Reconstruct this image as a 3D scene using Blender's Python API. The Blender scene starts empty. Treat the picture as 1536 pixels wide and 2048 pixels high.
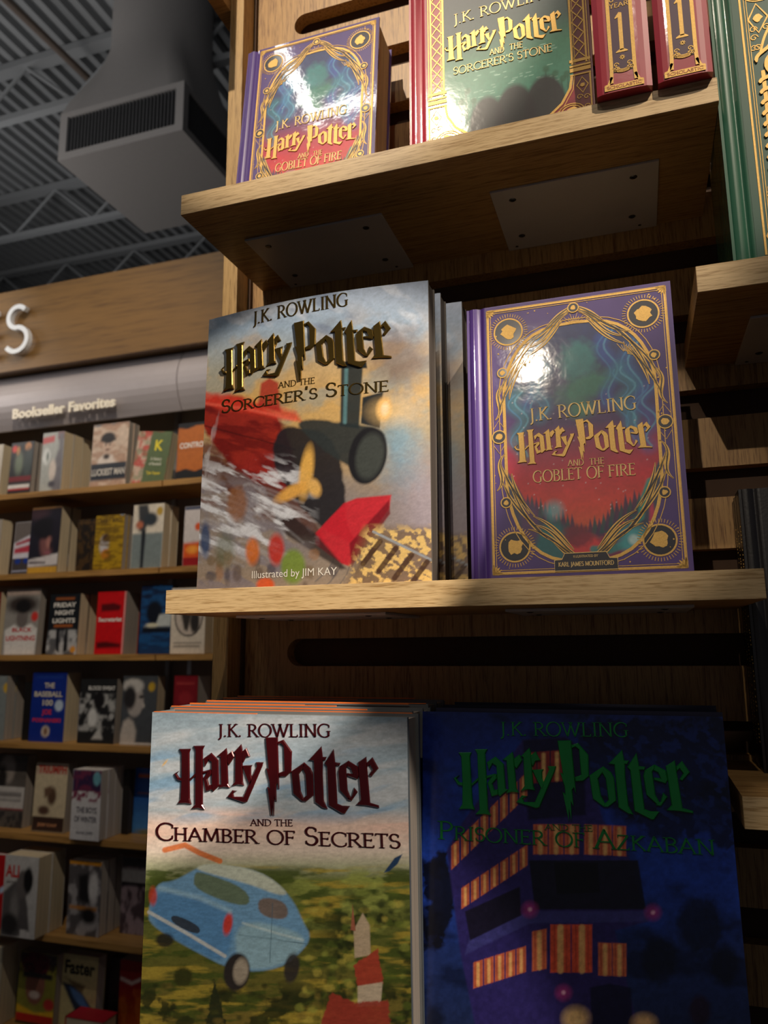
import bpy, bmesh, math, random
import numpy as np
from mathutils import Vector, Matrix, geometry

random.seed(4)
SC = bpy.context.scene
COL = SC.collection
EYE = 1.55                      # height of the lens above the shop floor; z below is measured from the lens
PI = math.pi

# ------------------------------------------------------------------ camera
cd = bpy.data.cameras.new('camera')
cam = bpy.data.objects.new('camera', cd)
COL.objects.link(cam)
SC.camera = cam
cd.sensor_fit = 'VERTICAL'
cd.sensor_height = 36.0
cd.lens = 1524.187 / 2048 * 36.0
cd.clip_start = 0.02
cd.dof.use_dof = True
cd.dof.focus_distance = 0.665
cd.dof.aperture_fstop = 8.4
_y, _p, _r = math.radians(18.3071), math.radians(9.8702), math.radians(-0.579)
_f = Vector((-math.sin(_y) * math.cos(_p), math.cos(_y) * math.cos(_p), math.sin(_p)))
_rt = Vector((math.cos(_y), math.sin(_y), 0))
_up = _rt.cross(_f)
R_ = math.cos(_r) * _rt + math.sin(_r) * _up
U_ = -math.sin(_r) * _rt + math.cos(_r) * _up
cam.matrix_world = Matrix(((R_.x, U_.x, -_f.x, 0), (R_.y, U_.y, -_f.y, 0), (R_.z, U_.z, -_f.z, EYE), (0, 0, 0, 1)))

# ------------------------------------------------------------------ world, lamps, exposure
SC.view_settings.view_transform = 'Standard'
SC.view_settings.look = 'None'
SC.view_settings.gamma = 1.0
SC.view_settings.use_curve_mapping = False
SC.view_settings.exposure = 0.0
w = bpy.data.worlds.new('world')
SC.world = w
w.use_nodes = True
w.node_tree.nodes['Background'].inputs[0].default_value = (0.88, 0.90, 1.0, 1)
w.node_tree.nodes['Background'].inputs[1].default_value = 0.048


def spot(name, loc, target, power, half, blend=0.12, size=0.012, color=(1.0, 0.86, 0.68)):
    """a ceiling track spot or an added one: the lamp and its beam"""
    l = bpy.data.lights.new(name, 'SPOT')
    l.energy = power
    l.spot_size = math.radians(half * 2)
    l.spot_blend = blend
    l.shadow_soft_size = size
    l.color = color
    o = bpy.data.objects.new(name, l)
    COL.objects.link(o)
    o.location = (loc[0], loc[1], loc[2] + EYE)
    d = Vector(target) - Vector(loc)
    o.rotation_euler = d.to_track_quat('-Z', 'Y').to_euler()
    return o


LAMPS = [
    # loc (from the lens), target, watts, half beam angle, blend
    ('track_or_added_spot', (1.75, -0.60, 1.50), (-0.48, 0.62, 0.04), 520, 4.695, .05),       # on the wide grey-sky book
    ('track_or_added_spot', (-0.42, -2.10, 1.60), (-0.04, 0.64, 0.19), 90, 3.2, .35),       # on the purple hardback
    ('track_or_added_spot', (2.50, -1.50, 1.75), (-0.78, 0.62, -0.68), 420, 5.663, .05),      # on the pale-sky book
    ('track_or_added_spot', (-0.55, -1.00, 1.95), (-0.30, 0.70, 0.72), 185, 8.0, .3),        # upper shelf
    ('track_or_added_spot', (0.85, -0.60, 1.80), (0.12, 0.64, 0.64), 125, 8.0, .3),          # upper right
    ('track_or_added_spot', (0.10, -1.10, 2.00), (-0.12, 0.62, 0.15), 24, 22.0, .5),        # wide, over the whole fixture
    ('track_or_added_spot', (-3.0, 1.3, 1.95), (-2.75, 2.35, 1.2), 18, 24.0, .8),
    ('track_or_added_spot', (-0.95, 0.75, 2.00), (-2.15, 2.4, 0.55), 105, 27.0, .8),
    ('track_or_added_spot', (0.95, -0.60, 1.75), (0.155, 0.62, -0.13), 45, 2.1, .3),  # added narrow spot that brightens the lower right shelf
]
for a in LAMPS:
    spot(*a)


def panel(name, loc, sx, sy, power, color, target=None):
    """rectangular area light"""
    l = bpy.data.lights.new(name, 'AREA')
    l.shape = 'RECTANGLE'
    l.size, l.size_y = sx, sy
    l.energy = power
    l.color = color
    o = bpy.data.objects.new(name, l)
    COL.objects.link(o)
    o.location = (loc[0], loc[1], loc[2] + EYE)
    if target:
        o.rotation_euler = (Vector(target) - Vector(loc)).to_track_quat('-Z', 'Y').to_euler()
    return o


panel('linear_lamp_or_fill', (-1.09, -0.50, 2.4), .045, .34, 1.4, (1, .96, .88))
panel('linear_lamp_or_fill', (-0.95, -0.63, 2.4), .34, .045, 1.4, (1, .96, .88))
panel('linear_lamp_or_fill', (-2.3, 0.9, 2.45), 1.4, .15, 7, (1, .94, .86))  # added soft fill to lift the far bookcase
panel('bounce_fill', (-2.7, 0.4, 1.6), 3.6, 2.4, 26, (1.0, .98, .96), (-2.5, 1.3, 3.3))  # added fill imitating shop light bounced up to the ceiling
panel('bounce_fill', (-3.9, 3.1, 1.75), 1.2, 1.0, 7, (.98, .97, .97), (-1.5, 4.2, 3.1))  # added bounce fill for the ceiling behind the far bookcase
panel('bounce_fill', (-3.4, 1.9, 1.35), 1.0, .6, 9, (1.0, .95, .90), (-1.9, 2.9, 2.5))  # added soft fill on the air diffuser

# ------------------------------------------------------------------ small helpers


def lin(c):
    c = np.asarray(c, float) / 255.0
    return np.where(c <= 0.04045, c / 12.92, ((c + 0.055) / 1.055) ** 2.4)


class MB:
    """collects vertices and faces of one mesh"""

    def __init__(s):
        s.v, s.f = [], []

    def add(s, vs, fs):
        o = len(s.v)
        s.v += [tuple(p) for p in vs]
        s.f += [tuple(i + o for i in f) for f in fs]
        return s

    def box(s, x0, x1, y0, y1, z0, z1):
        vs = [(x, y, z) for z in (z0, z1) for y in (y0, y1) for x in (x0, x1)]
        return s.add(vs, [(0, 2, 3, 1), (4, 5, 7, 6), (0, 1, 5, 4), (2, 6, 7, 3), (0, 4, 6, 2), (1, 3, 7, 5)])

    def prism(s, poly, d0, d1, fn):
        """poly (a, b) extruded from depth d0 to d1; fn(a, b, d) -> xyz"""
        n = len(poly)
        vs = [fn(a, b, d0) for a, b in poly] + [fn(a, b, d1) for a, b in poly]
        tri = geometry.tessellate_polygon([[Vector((a, b, 0)) for a, b in poly]])
        fs = [(i, j, k) for i, j, k in tri] + [(k + n, j + n, i + n) for i, j, k in tri]
        fs += [(i, (i + 1) % n, (i + 1) % n + n, i + n) for i in range(n)]
        return s.add(vs, fs)

    def cyl(s, c, axis, r, h, n=16, r2=None):
        c, axis = Vector(c), Vector(axis).normalized()
        a = axis.orthogonal().normalized()
        b = axis.cross(a)
        r2 = r if r2 is None else r2
        vs = [c + r * (math.cos(2 * PI * i / n) * a + math.sin(2 * PI * i / n) * b) for i in range(n)]
        vs += [c + axis * h + r2 * (math.cos(2 * PI * i / n) * a + math.sin(2 * PI * i / n) * b) for i in range(n)]
        fs = [tuple(range(n - 1, -1, -1)), tuple(range(n, 2 * n))] + [(i, (i + 1) % n, (i + 1) % n + n, i + n) for i in range(n)]
        return s.add(vs, fs)

    def bar(s, p, q, r, n=6):
        p, q = Vector(p), Vector(q)
        return s.cyl(p, q - p, r, (q - p).length, n)


def tag(o, label=None, cat=None, group=None, kind=None):
    if label: o['label'] = label
    if cat: o['category'] = cat
    if group: o['group'] = group
    if kind: o['kind'] = kind
    return o


def thing(name, label, cat, loc=(0, 0, 0), rot=(0, 0, 0), group=None, kind=None):
    """Empty at the base of a thing; loc is measured from the lens"""
    o = bpy.data.objects.new(name, None)
    COL.objects.link(o)
    o.location = (loc[0], loc[1], loc[2] + EYE)
    o.rotation_euler = rot
    o.empty_display_size = .02
    return tag(o, label, cat, group, kind)


def obj(name, mb, m, parent=None, off=None, smooth=False, fix=True):
    """link mb as one mesh object. With off the vertices are measured from the lens and the parent's place off is taken away"""
    me = bpy.data.meshes.new(name)
    me.from_pydata(mb.v, [], mb.f)
    if off is not None:
        me.transform(Matrix.Translation((-off[0], -off[1], -off[2])))
    if fix:
        bm = bmesh.new()
        bm.from_mesh(me)
        bmesh.ops.recalc_face_normals(bm, faces=bm.faces)
        bm.to_mesh(me)
        bm.free()
    me.materials.append(m)
    if smooth:
        me.polygons.foreach_set('use_smooth', [True] * len(me.polygons))
    o = bpy.data.objects.new(name, me)
    COL.objects.link(o)
    if parent is not None:
        o.parent = parent
    elif off is None:
        o.location = (0, 0, EYE)
    return o


def bevel(o, wd=.001, seg=2):
    m = o.modifiers.new('bevel', 'BEVEL')
    m.width = wd
    m.segments = seg
    m.limit_method = 'ANGLE'
    return o


def struct(name, mb, m):
    return tag(obj(name, mb, m), kind='structure')


def dup(root, loc=None, label=None, group=None, name=None):
    r = root.copy()
    COL.objects.link(r)
    if loc is not None:
        r.location = (loc[0], loc[1], loc[2] + EYE)
    tag(r, label, None, group)
    for ch in list(root.children):
        c = ch.copy()
        COL.objects.link(c)
        c.parent = r
        for g in ch.children:
            d = g.copy()
            COL.objects.link(d)
            d.parent = c
    return r


# ------------------------------------------------------------------ materials


def _new(name):
    m = bpy.data.materials.new(name)
    m.use_nodes = True
    nt = m.node_tree
    return m, nt, nt.nodes['Principled BSDF']


def _seti(b, **k):
    names = dict(rough='Roughness', metal='Metallic', coat='Coat Weight', coat_rough='Coat Roughness', spec='Specular IOR Level')
    for a, v in k.items():
        if v is not None:
            b.inputs[names[a]].default_value = v


def noise_bump(nt, b, scale, strength, dist=.0004, coat=False, stretch=(1, 1, 1)):
    tc = nt.nodes.new('ShaderNodeTexCoord')
    mp = nt.nodes.new('ShaderNodeMapping')
    mp.inputs['Scale'].default_value = stretch
    n = nt.nodes.new('ShaderNodeTexNoise')
    n.inputs['Scale'].default_value = scale
    n.inputs['Detail'].default_value = 3
    bp = nt.nodes.new('ShaderNodeBump')
    bp.inputs['Strength'].default_value = strength
    bp.inputs['Distance'].default_value = dist
    nt.links.new(tc.outputs['Object'], mp.inputs['Vector'])
    nt.links.new(mp.outputs[0], n.inputs['Vector'])
    nt.links.new(n.outputs['Fac'], bp.inputs['Height'])
    nt.links.new(bp.outputs[0], b.inputs['Coat Normal' if coat else 'Normal'])


def plain(name, c, rough=.5, metal=0., coat=0., coat_rough=.1, var=.06, vscale=40, bump=None, spec=None):
    m, nt, b = _new(name)
    _seti(b, rough=rough, metal=metal, coat=coat, coat_rough=coat_rough, spec=spec)
    tc = nt.nodes.new('ShaderNodeTexCoord')
    n = nt.nodes.new('ShaderNodeTexNoise')
    n.inputs['Scale'].default_value = vscale
    n.inputs['Detail'].default_value = 4
    nt.links.new(tc.outputs['Object'], n.inputs['Vector'])
    r = nt.nodes.new('ShaderNodeValToRGB')
    l = lin(c)
    r.color_ramp.elements[0].position = .3
    r.color_ramp.elements[1].position = .7
    r.color_ramp.elements[0].color = (*(l * (1 - var)), 1)
    r.color_ramp.elements[1].color = (*np.minimum(l * (1 + var), 1), 1)
    nt.links.new(n.outputs['Fac'], r.inputs['Fac'])
    nt.links.new(r.outputs[0], b.inputs['Base Color'])
    if bump:
        noise_bump(nt, b, bump[0], bump[1], coat=len(bump) > 2)
    return m


def wood(name, light, dark, axis='X', rough=.45, fine=1.0, contrast=(.38, .66)):
    m, nt, b = _new(name)
    _seti(b, rough=rough)
    tc = nt.nodes.new('ShaderNodeTexCoord')

    def grain(long, cross, detail, dist):
        mp = nt.nodes.new('ShaderNodeMapping')
        mp.inputs['Scale'].default_value = {'X': (long, cross, cross), 'Z': (cross, cross, long), 'Y': (cross, long, cross)}[axis]
        n = nt.nodes.new('ShaderNodeTexNoise')
        n.inputs['Scale'].default_value = 1
        n.inputs['Detail'].default_value = detail
        n.inputs['Distortion'].default_value = dist
        nt.links.new(tc.outputs['Object'], mp.inputs['Vector'])
        nt.links.new(mp.outputs[0], n.inputs['Vector'])
        return n
    a = grain(9 * fine, 220 * fine, 6, .6)
    c = grain(38 * fine, 1100 * fine, 3, .2)
    mix = nt.nodes.new('ShaderNodeMath')
    mix.operation = 'MULTIPLY_ADD'
    mix.inputs[1].default_value = .5
    nt.links.new(a.outputs['Fac'], mix.inputs[0])
    m2 = nt.nodes.new('ShaderNodeMath')
    m2.operation = 'MULTIPLY'
    m2.inputs[1].default_value = .5
    nt.links.new(c.outputs['Fac'], m2.inputs[0])
    nt.links.new(m2.outputs[0], mix.inputs[2])
    r = nt.nodes.new('ShaderNodeValToRGB')
    r.color_ramp.elements[0].position = contrast[0]
    r.color_ramp.elements[1].position = contrast[1]
    r.color_ramp.elements[0].color = (*lin(dark), 1)
    r.color_ramp.elements[1].color = (*lin(light), 1)
    e = r.color_ramp.elements.new((contrast[0] + contrast[1]) / 2 - .02)
    e.color = (*(lin(light) * .8 + lin(dark) * .2), 1)
    nt.links.new(mix.outputs[0], r.inputs['Fac'])
    nt.links.new(r.outputs[0], b.inputs['Base Color'])
    bp = nt.nodes.new('ShaderNodeBump')
    bp.inputs['Strength'].default_value = .25
    bp.inputs['Distance'].default_value = .0003
    nt.links.new(mix.outputs[0], bp.inputs['Height'])
    nt.links.new(bp.outputs[0], b.inputs['Normal'])
    return m


def painted(name, rough=.4, coat=0., coat_rough=.06, wrap=False):
    """printed cover: the ink colours are the mesh's own colour attribute"""
    m, nt, b = _new(name)
    _seti(b, rough=rough, coat=coat, coat_rough=coat_rough)
    at = nt.nodes.new('ShaderNodeAttribute')
    at.attribute_name = 'ink'
    nt.links.new(at.outputs['Color'], b.inputs['Base Color'])
    if wrap:
        noise_bump(nt, b, 60, .25, .0006, coat=True)
    return m


def pages(name, c):
    m, nt, b = _new(name)
    _seti(b, rough=.8)
    tc = nt.nodes.new('ShaderNodeTexCoord')
    mp = nt.nodes.new('ShaderNodeMapping')
    mp.inputs['Scale'].default_value = (4, 1400, 4)
    n = nt.nodes.new('ShaderNodeTexNoise')
    n.inputs['Scale'].default_value = 1
    n.inputs['Detail'].default_value = 3
    nt.links.new(tc.outputs['Object'], mp.inputs['Vector'])
    nt.links.new(mp.outputs[0], n.inputs['Vector'])
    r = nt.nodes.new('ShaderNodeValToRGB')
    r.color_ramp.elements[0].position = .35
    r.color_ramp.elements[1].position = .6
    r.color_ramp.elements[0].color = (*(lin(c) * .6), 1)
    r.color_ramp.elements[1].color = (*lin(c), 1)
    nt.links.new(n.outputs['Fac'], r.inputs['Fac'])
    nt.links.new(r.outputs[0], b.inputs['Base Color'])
    return m


M = dict(
    edge=wood('oak_edge', (238, 206, 156), (172, 134, 84), 'X', fine=2.0),
    top=wood('oak_board', (196, 156, 100), (128, 88, 48), 'X', fine=1.6),
    plank=wood('oak_panel', (190, 148, 92), (128, 88, 48), 'Z', fine=1.5, contrast=(.40, .62)),
    upright=wood('oak_upright', (196, 160, 104), (138, 104, 60), 'Z', fine=1.5),
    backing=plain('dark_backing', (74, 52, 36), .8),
    plate=plain('plate_white', (205, 198, 194), .35, var=.02),
    screw=plain('screw_steel', (90, 90, 92), .3, .9),
    gold=plain('gold_foil', (204, 164, 92), .48, .45, var=.10, vscale=900, bump=(700, .15)),
    goldlite=plain('gold_foil_pale', (220, 190, 128), .5, .3, var=.06, vscale=600),
    goldlogo=plain('dark_gold_foil', (138, 112, 56), .24, .9, var=.1),
    maroon=plain('maroon_foil', (70, 8, 14), .18, .35, coat=.6, var=.1),
    greenfoil=plain('green_foil', (18, 140, 60), .3, .3, coat=.6, var=.1),
    white=plain('white_ink', (235, 232, 226), .5, var=.01),
    black=plain('black_ink', (16, 16, 20), .5),
    navy=plain('navy_ink', (22, 24, 44), .4, coat=.3),
    cream=pages('page_edges_cream', (226, 208, 176)),
    white_pages=pages('page_edges_white', (214, 206, 200)),
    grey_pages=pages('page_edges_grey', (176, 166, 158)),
    dark_pages=pages('page_edges_dark', (70, 62, 58)),  # also stands in for shade on the wide picture book's page sides
    matte=painted('printed_jacket_matt', .42),
    gloss=painted('printed_jacket_satin', .3, .25, .12),
    shrink=painted('printed_board_shrink_wrapped', .45, .9, .06, True),
    bgprint=painted('printed_paperback', .4),
)


# ------------------------------------------------------------------ painting printed pictures
_T = np.random.RandomState(7).rand(256, 256)


def vnoise(x, y):
    xi, yi = np.floor(x).astype(int), np.floor(y).astype(int)
    fx, fy = x - xi, y - yi
    fx, fy = fx * fx * (3 - 2 * fx), fy * fy * (3 - 2 * fy)
    t = lambda a, b: _T[a & 255, b & 255]
    return (t(xi, yi) * (1 - fx) + t(xi + 1, yi) * fx) * (1 - fy) + (t(xi, yi + 1) * (1 - fx) + t(xi + 1, yi + 1) * fx) * fy


def fbm(x, y, o=4):
    s, a, n = 0, .5, 0
    for i in range(o):
        s = s + a * vnoise(x * 2 ** i + 17.3 * i, y * 2 ** i + 5.1 * i)
        n += a
        a *= .5
    return s / n


def soft(p, n=2):
    """round the corners of an outline"""
    for _ in range(n):
        p = [q for a, b in zip(p, p[1:] + p[:1]) for q in ((a[0] * .75 + b[0] * .25, a[1] * .75 + b[1] * .25), (a[0] * .25 + b[0] * .75, a[1] * .25 + b[1] * .75))]
    return p


def homog(src, dst):
    A, b = [], []
    for (x, y), (u, v) in zip(src, dst):
        A += [[x, y, 1, 0, 0, 0, -u * x, -u * y], [0, 0, 0, x, y, 1, -v * x, -v * y]]
        b += [u, v]
    h = np.linalg.solve(np.array(A, float), np.array(b, float))
    return np.append(h, 1).reshape(3, 3)


class Canvas:
    """a printed sheet W x H metres. Drawing units: the sheet's corners (bottom left, bottom right, top right,
    top left) have the drawing coordinates given by quad"""

    def __init__(s, W, H, quad, nu, nv, u0=0., u1=None, v0=0., v1=None):
        s.W, s.H = W, H
        s.H_ = homog(quad, [(0, 0), (W, 0), (W, H), (0, H)])
        Hi = np.linalg.inv(s.H_)
        s.u1 = W if u1 is None else u1
        s.v1 = H if v1 is None else v1
        s.u0, s.v0, s.nu, s.nv = u0, v0, nu, nv
        U, V = np.meshgrid(np.linspace(u0, s.u1, nu), np.linspace(v0, s.v1, nv))
        s.U, s.V = U, V
        q = np.stack([U, V, np.ones_like(U)], -1) @ Hi.T
        s.X, s.Y = q[..., 0] / q[..., 2], q[..., 1] / q[..., 2]
        s.c = np.ones(U.shape + (3,)) * .5

    def uv(s, x, y):
        a = s.H_ @ np.array([x, y, 1.0])
        return a[0] / a[2], a[1] / a[2]

    def mix(s, m, col):
        col = np.asarray(col, float)
        if col.ndim == 1:
            col = lin(col)
        m = np.clip(m, 0, 1)[..., None]
        s.c = s.c * (1 - m) + col * m

    def fill(s, col):
        s.c[...] = lin(col)

    def vgrad(s, stops):
        ys = [a for a, _ in stops]
        cs = np.array([lin(c) for _, c in stops])
        for k in range(3):
            s.c[..., k] = np.interp(s.Y, ys, cs[:, k])

    def poly(s, pts, col, soft=2., op=1., wob=0., ws=20.):
        X, Y = s.X, s.Y
        if wob:
            X = X + wob * (fbm(s.X / ws, s.Y / ws) - .5) * 2
            Y = Y + wob * (fbm(s.X / ws + 40, s.Y / ws + 9) - .5) * 2
        d = np.full(X.shape, 1e9)
        ins = np.zeros(X.shape, bool)
        n = len(pts)
        for i in range(n):
            (x0, y0), (x1, y1) = pts[i], pts[(i + 1) % n]
            ex, ey = x1 - x0, y1 - y0
            t = np.clip(((X - x0) * ex + (Y - y0) * ey) / (ex * ex + ey * ey + 1e-9), 0, 1)
            d = np.minimum(d, (X - x0 - t * ex) ** 2 + (Y - y0 - t * ey) ** 2)
            if y0 != y1:
                c = ((y0 > Y) != (y1 > Y)) & (X < ex * (Y - y0) / (y1 - y0) + x0)
                ins ^= c
        d = np.sqrt(d)
        sd = np.where(ins, d, -d)
        m = np.clip(sd / max(soft, .3) + .5, 0, 1) * op
        s.mix(m, col)
        return m

    def ell(s, cx, cy, rx, ry, col, soft=2., op=1., rot=0., wob=0., ws=12.):
        c_, s_ = math.cos(math.radians(rot)), math.sin(math.radians(rot))
        dx, dy = s.X - cx, s.Y - cy
        a, b = (dx * c_ + dy * s_) / rx, (-dx * s_ + dy * c_) / ry
        r = np.sqrt(a * a + b * b)
        if wob:
            r = r + wob * (fbm(s.X / ws, s.Y / ws) - .5)
        s.mix(np.clip((1 - r) * min(rx, ry) / max(soft, .3) + .5, 0, 1) * op, col)

    def line(s, pts, wd, col, op=1., soft=1.5):
        X, Y = s.X, s.Y
        d = np.full(X.shape, 1e9)
        for (x0, y0), (x1, y1) in zip(pts, pts[1:]):
            ex, ey = x1 - x0, y1 - y0
            t = np.clip(((X - x0) * ex + (Y - y0) * ey) / (ex * ex + ey * ey + 1e-9), 0, 1)
            d = np.minimum(d, (X - x0 - t * ex) ** 2 + (Y - y0 - t * ey) ** 2)
        s.mix(np.clip((wd / 2 - np.sqrt(d)) / soft + .5, 0, 1) * op, col)

    def cloud(s, col, sx, sy, lo=.5, hi=.7, op=1., rot=0., seed=0, mask=None):
        c_, s_ = math.cos(math.radians(rot)), math.sin(math.radians(rot))
        a, b = (s.X * c_ + s.Y * s_) / sx, (-s.X * s_ + s.Y * c_) / sy
        n = fbm(a + seed * 13.7, b + seed * 7.9)
        m = np.clip((n - lo) / (hi - lo), 0, 1) * op
        if mask is not None:
            m = m * mask
        s.mix(m, col)

    def band(s, y0, y1, soft=20.):
        return np.clip((s.Y - y0) / soft + .5, 0, 1) * np.clip((y1 - s.Y) / soft + .5, 0, 1)

    def mottle(s, amt, sx=6, sy=6, rot=0, seed=3):
        c_, s_ = math.cos(math.radians(rot)), math.sin(math.radians(rot))
        n = fbm((s.X * c_ + s.Y * s_) / sx + seed, (-s.X * s_ + s.Y * c_) / sy + seed)
        s.c = np.clip(s.c * (1 + amt * (n - .5) * 2)[..., None], 0, 1)

    def mesh(s, name, m, parent, S, h):
        nu, nv = s.nu, s.nv
        vs = [S(u, v, h) for u, v in zip(s.U.ravel(), s.V.ravel())]
        idx = np.arange(nu * nv).reshape(nv, nu)
        f = np.stack([idx[:-1, :-1], idx[:-1, 1:], idx[1:, 1:], idx[1:, :-1]], -1).reshape(-1, 4)
        me = bpy.data.meshes.new(name)
        me.vertices.add(nu * nv)
        me.vertices.foreach_set('co', np.array(vs, np.float32).ravel())
        me.loops.add(f.size)
        me.loops.foreach_set('vertex_index', f.ravel().astype(np.int32))
        me.polygons.add(len(f))
        me.polygons.foreach_set('loop_start', (np.arange(len(f)) * 4).astype(np.int32))
        me.update(calc_edges=True)
        ca = me.color_attributes.new('ink', 'FLOAT_COLOR', 'POINT')
        a = np.ones((nu * nv, 4), np.float32)
        a[:, :3] = s.c.reshape(-1, 3)
        ca.data.foreach_set('color', a.ravel())
        me.materials.append(m)
        me.polygons.foreach_set('use_smooth', [True] * len(me.polygons))
        o = bpy.data.objects.new(name, me)
        COL.objects.link(o)
        o.parent = parent
        return o


# ------------------------------------------------------------------ lettering
def arc(cx, cy, rx, ry, a0, a1, n=None):
    n = n or max(4, int(abs(a1 - a0) / 14))
    return [(cx + rx * math.cos(math.radians(a0 + (a1 - a0) * i / n)), cy + ry * math.sin(math.radians(a0 + (a1 - a0) * i / n))) for i in range(n + 1)]


# capital letters as pen strokes: (advance width, [strokes], [serif points (x, y, half width)])
GL = {
    'A': (.78, [[(.04, 0), (.38, 1)], [(.36, 1), (.72, 0)], [(.16, .36), (.58, .36)]], [(.05, 0), (.71, 0)]),
    'B': (.66, [[(.14, 0), (.14, 1)], [(.14, .98), (.3, .98)] + arc(.3, .76, .22, .22, 90, -90), [(.14, .53), (.3, .53)] + arc(.3, .27, .27, .26, 90, -90) + [(.14, .01)]], [(.1, 0), (.1, 1)]),
    'C': (.78, [arc(.46, .5, .4, .5, 48, 312)], [(.73, .8, 'v'), (.73, .2, 'v')]),
    'D': (.82, [[(.14, 0), (.14, 1)], [(.14, .98), (.3, .98)] + arc(.3, .5, .44, .48, 90, -90) + [(.14, .02)]], [(.1, 0), (.1, 1)]),
    'E': (.6, [[(.14, 0), (.14, 1)], [(.14, .98), (.52, .98)], [(.14, .52), (.44, .52)], [(.14, .02), (.54, .02)]], [(.1, 0), (.1, 1), (.52, .93, 'v'), (.44, .52, 'v'), (.54, .08, 'v')]),
    'F': (.56, [[(.14, 0), (.14, 1)], [(.14, .98), (.52, .98)], [(.14, .52), (.44, .52)]], [(.14, 0), (.1, 1), (.52, .93, 'v'), (.44, .52, 'v')]),
    'G': (.84, [arc(.46, .5, .4, .5, 48, 300) + [(.7, .12)], [(.7, .06), (.7, .42)]], [(.7, .43), (.73, .8, 'v')]),
    'H': (.82, [[(.14, 0), (.14, 1)], [(.66, 0), (.66, 1)], [(.14, .52), (.66, .52)]], [(.14, 0), (.14, 1), (.66, 0), (.66, 1)]),
    'I': (.36, [[(.18, 0), (.18, 1)]], [(.18, 0), (.18, 1)]),
    'J': (.38, [[(.2, 1), (.2, .0), (.16, -.14), (.04, -.22)]], [(.2, 1)]),
    'K': (.74, [[(.14, 0), (.14, 1)], [(.6, 1), (.16, .5)], [(.26, .58), (.68, 0)]], [(.14, 0), (.14, 1), (.58, 1), (.68, 0)]),
    'L': (.58, [[(.14, 0), (.14, 1)], [(.14, .02), (.52, .02)]], [(.14, 1), (.1, 0), (.52, .09, 'v')]),
    'M': (1.0, [[(.14, 0), (.18, 1)], [(.18, 1), (.5, .08)], [(.5, .08), (.8, 1)], [(.8, 1), (.86, 0)]], [(.14, 0), (.14, 1), (.86, 0), (.84, 1)]),
    'N': (.84, [[(.14, 0), (.14, 1)], [(.12, 1), (.7, 0)], [(.7, 0), (.7, 1)]], [(.14, 0), (.1, 1), (.7, 1)]),
    'O': (.9, [arc(.45, .5, .39, .51, 0, 360, 26)], []),
    'P': (.64, [[(.14, 0), (.14, 1)], [(.14, .98), (.3, .98)] + arc(.3, .73, .26, .25, 90, -90) + [(.14, .48)]], [(.14, 0), (.1, 1)]),
    'Q': (.9, [arc(.45, .5, .39, .51, 0, 360, 26), [(.5, .1), (.8, -.2)]], []),
    'R': (.72, [[(.14, 0), (.14, 1)], [(.14, .98), (.3, .98)] + arc(.3, .74, .24, .24, 90, -90) + [(.14, .5)], [(.32, .5), (.68, 0)]], [(.14, 0), (.1, 1), (.68, 0)]),
    'S': (.56, [arc(.28, .75, .2, .24, 35, 180, 9) + arc(.28, .74, .2, .23, 190, 262, 4) + arc(.27, .28, .22, .25, 75, -150, 14)], [(.45, .84, 'v'), (.08, .17, 'v')]),
    'T': (.66, [[(.33, 0), (.33, 1)], [(.04, .98), (.62, .98)]], [(.33, 0), (.05, .93, 'v'), (.61, .93, 'v')]),
    'U': (.8, [[(.14, 1), (.14, .35)] + arc(.4, .33, .26, .33, 180, 360) + [(.66, 1)]], [(.14, 1), (.66, 1)]),
    'W': (1.12, [[(.06, 1), (.34, 0)], [(.34, 0), (.58, 1)], [(.5, 1), (.76, 0)], [(.76, 0), (1.04, 1)]], [(.07, 1), (1.04, 1), (.53, 1)]),
    'Y': (.7, [[(.04, 1), (.34, .5)], [(.64, 1), (.34, .5)], [(.34, .5), (.34, 0)]], [(.05, 1), (.64, 1), (.34, 0)]),
    'Z': (.66, [[(.08, .98), (.56, .98)], [(.56, .98), (.06, .02)], [(.06, .02), (.6, .02)]], [(.09, .92, 'v'), (.58, .09, 'v')]),
    '1': (.4, [[(.2, 0), (.2, 1)], [(.2, 1), (.06, .84)]], [(.2, 0)]),
    '.': (.26, [[(.1, .0), (.1, .1)]], []),
    "'": (.22, [[(.1, .98), (.08, .74)]], []),
    ' ': (.34, [], []),
}


def nib(pts, thick, thin):
    """pen stroke outline of varying width"""
    L, Rr = [], []
    n = len(pts)
    closed = n > 3 and math.hypot(pts[0][0] - pts[-1][0], pts[0][1] - pts[-1][1]) < 1e-6
    for i, (x, y) in enumerate(pts):
        if closed:
            a, b = pts[(i - 1) % (n - 1)], pts[(i + 1) % (n - 1)]
        else:
            a, b = pts[max(i - 1, 0)], pts[min(i + 1, n - 1)]
        dx, dy = b[0] - a[0], b[1] - a[1]
        l = math.hypot(dx, dy) or 1
        dx, dy = dx / l, dy / l
        th = math.atan2(dy, dx)
        k = abs(math.sin(th - math.radians(-12)))
        k = abs(math.sin(th + math.radians(18))) if abs(dx) < .98 else 0.08
        w_ = (thin + (thick - thin) * k ** 1.3) / 2
        L.append((x - dy * w_, y + dx * w_))
        Rr.append((x + dy * w_, y - dx * w_))
    return L, Rr


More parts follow.
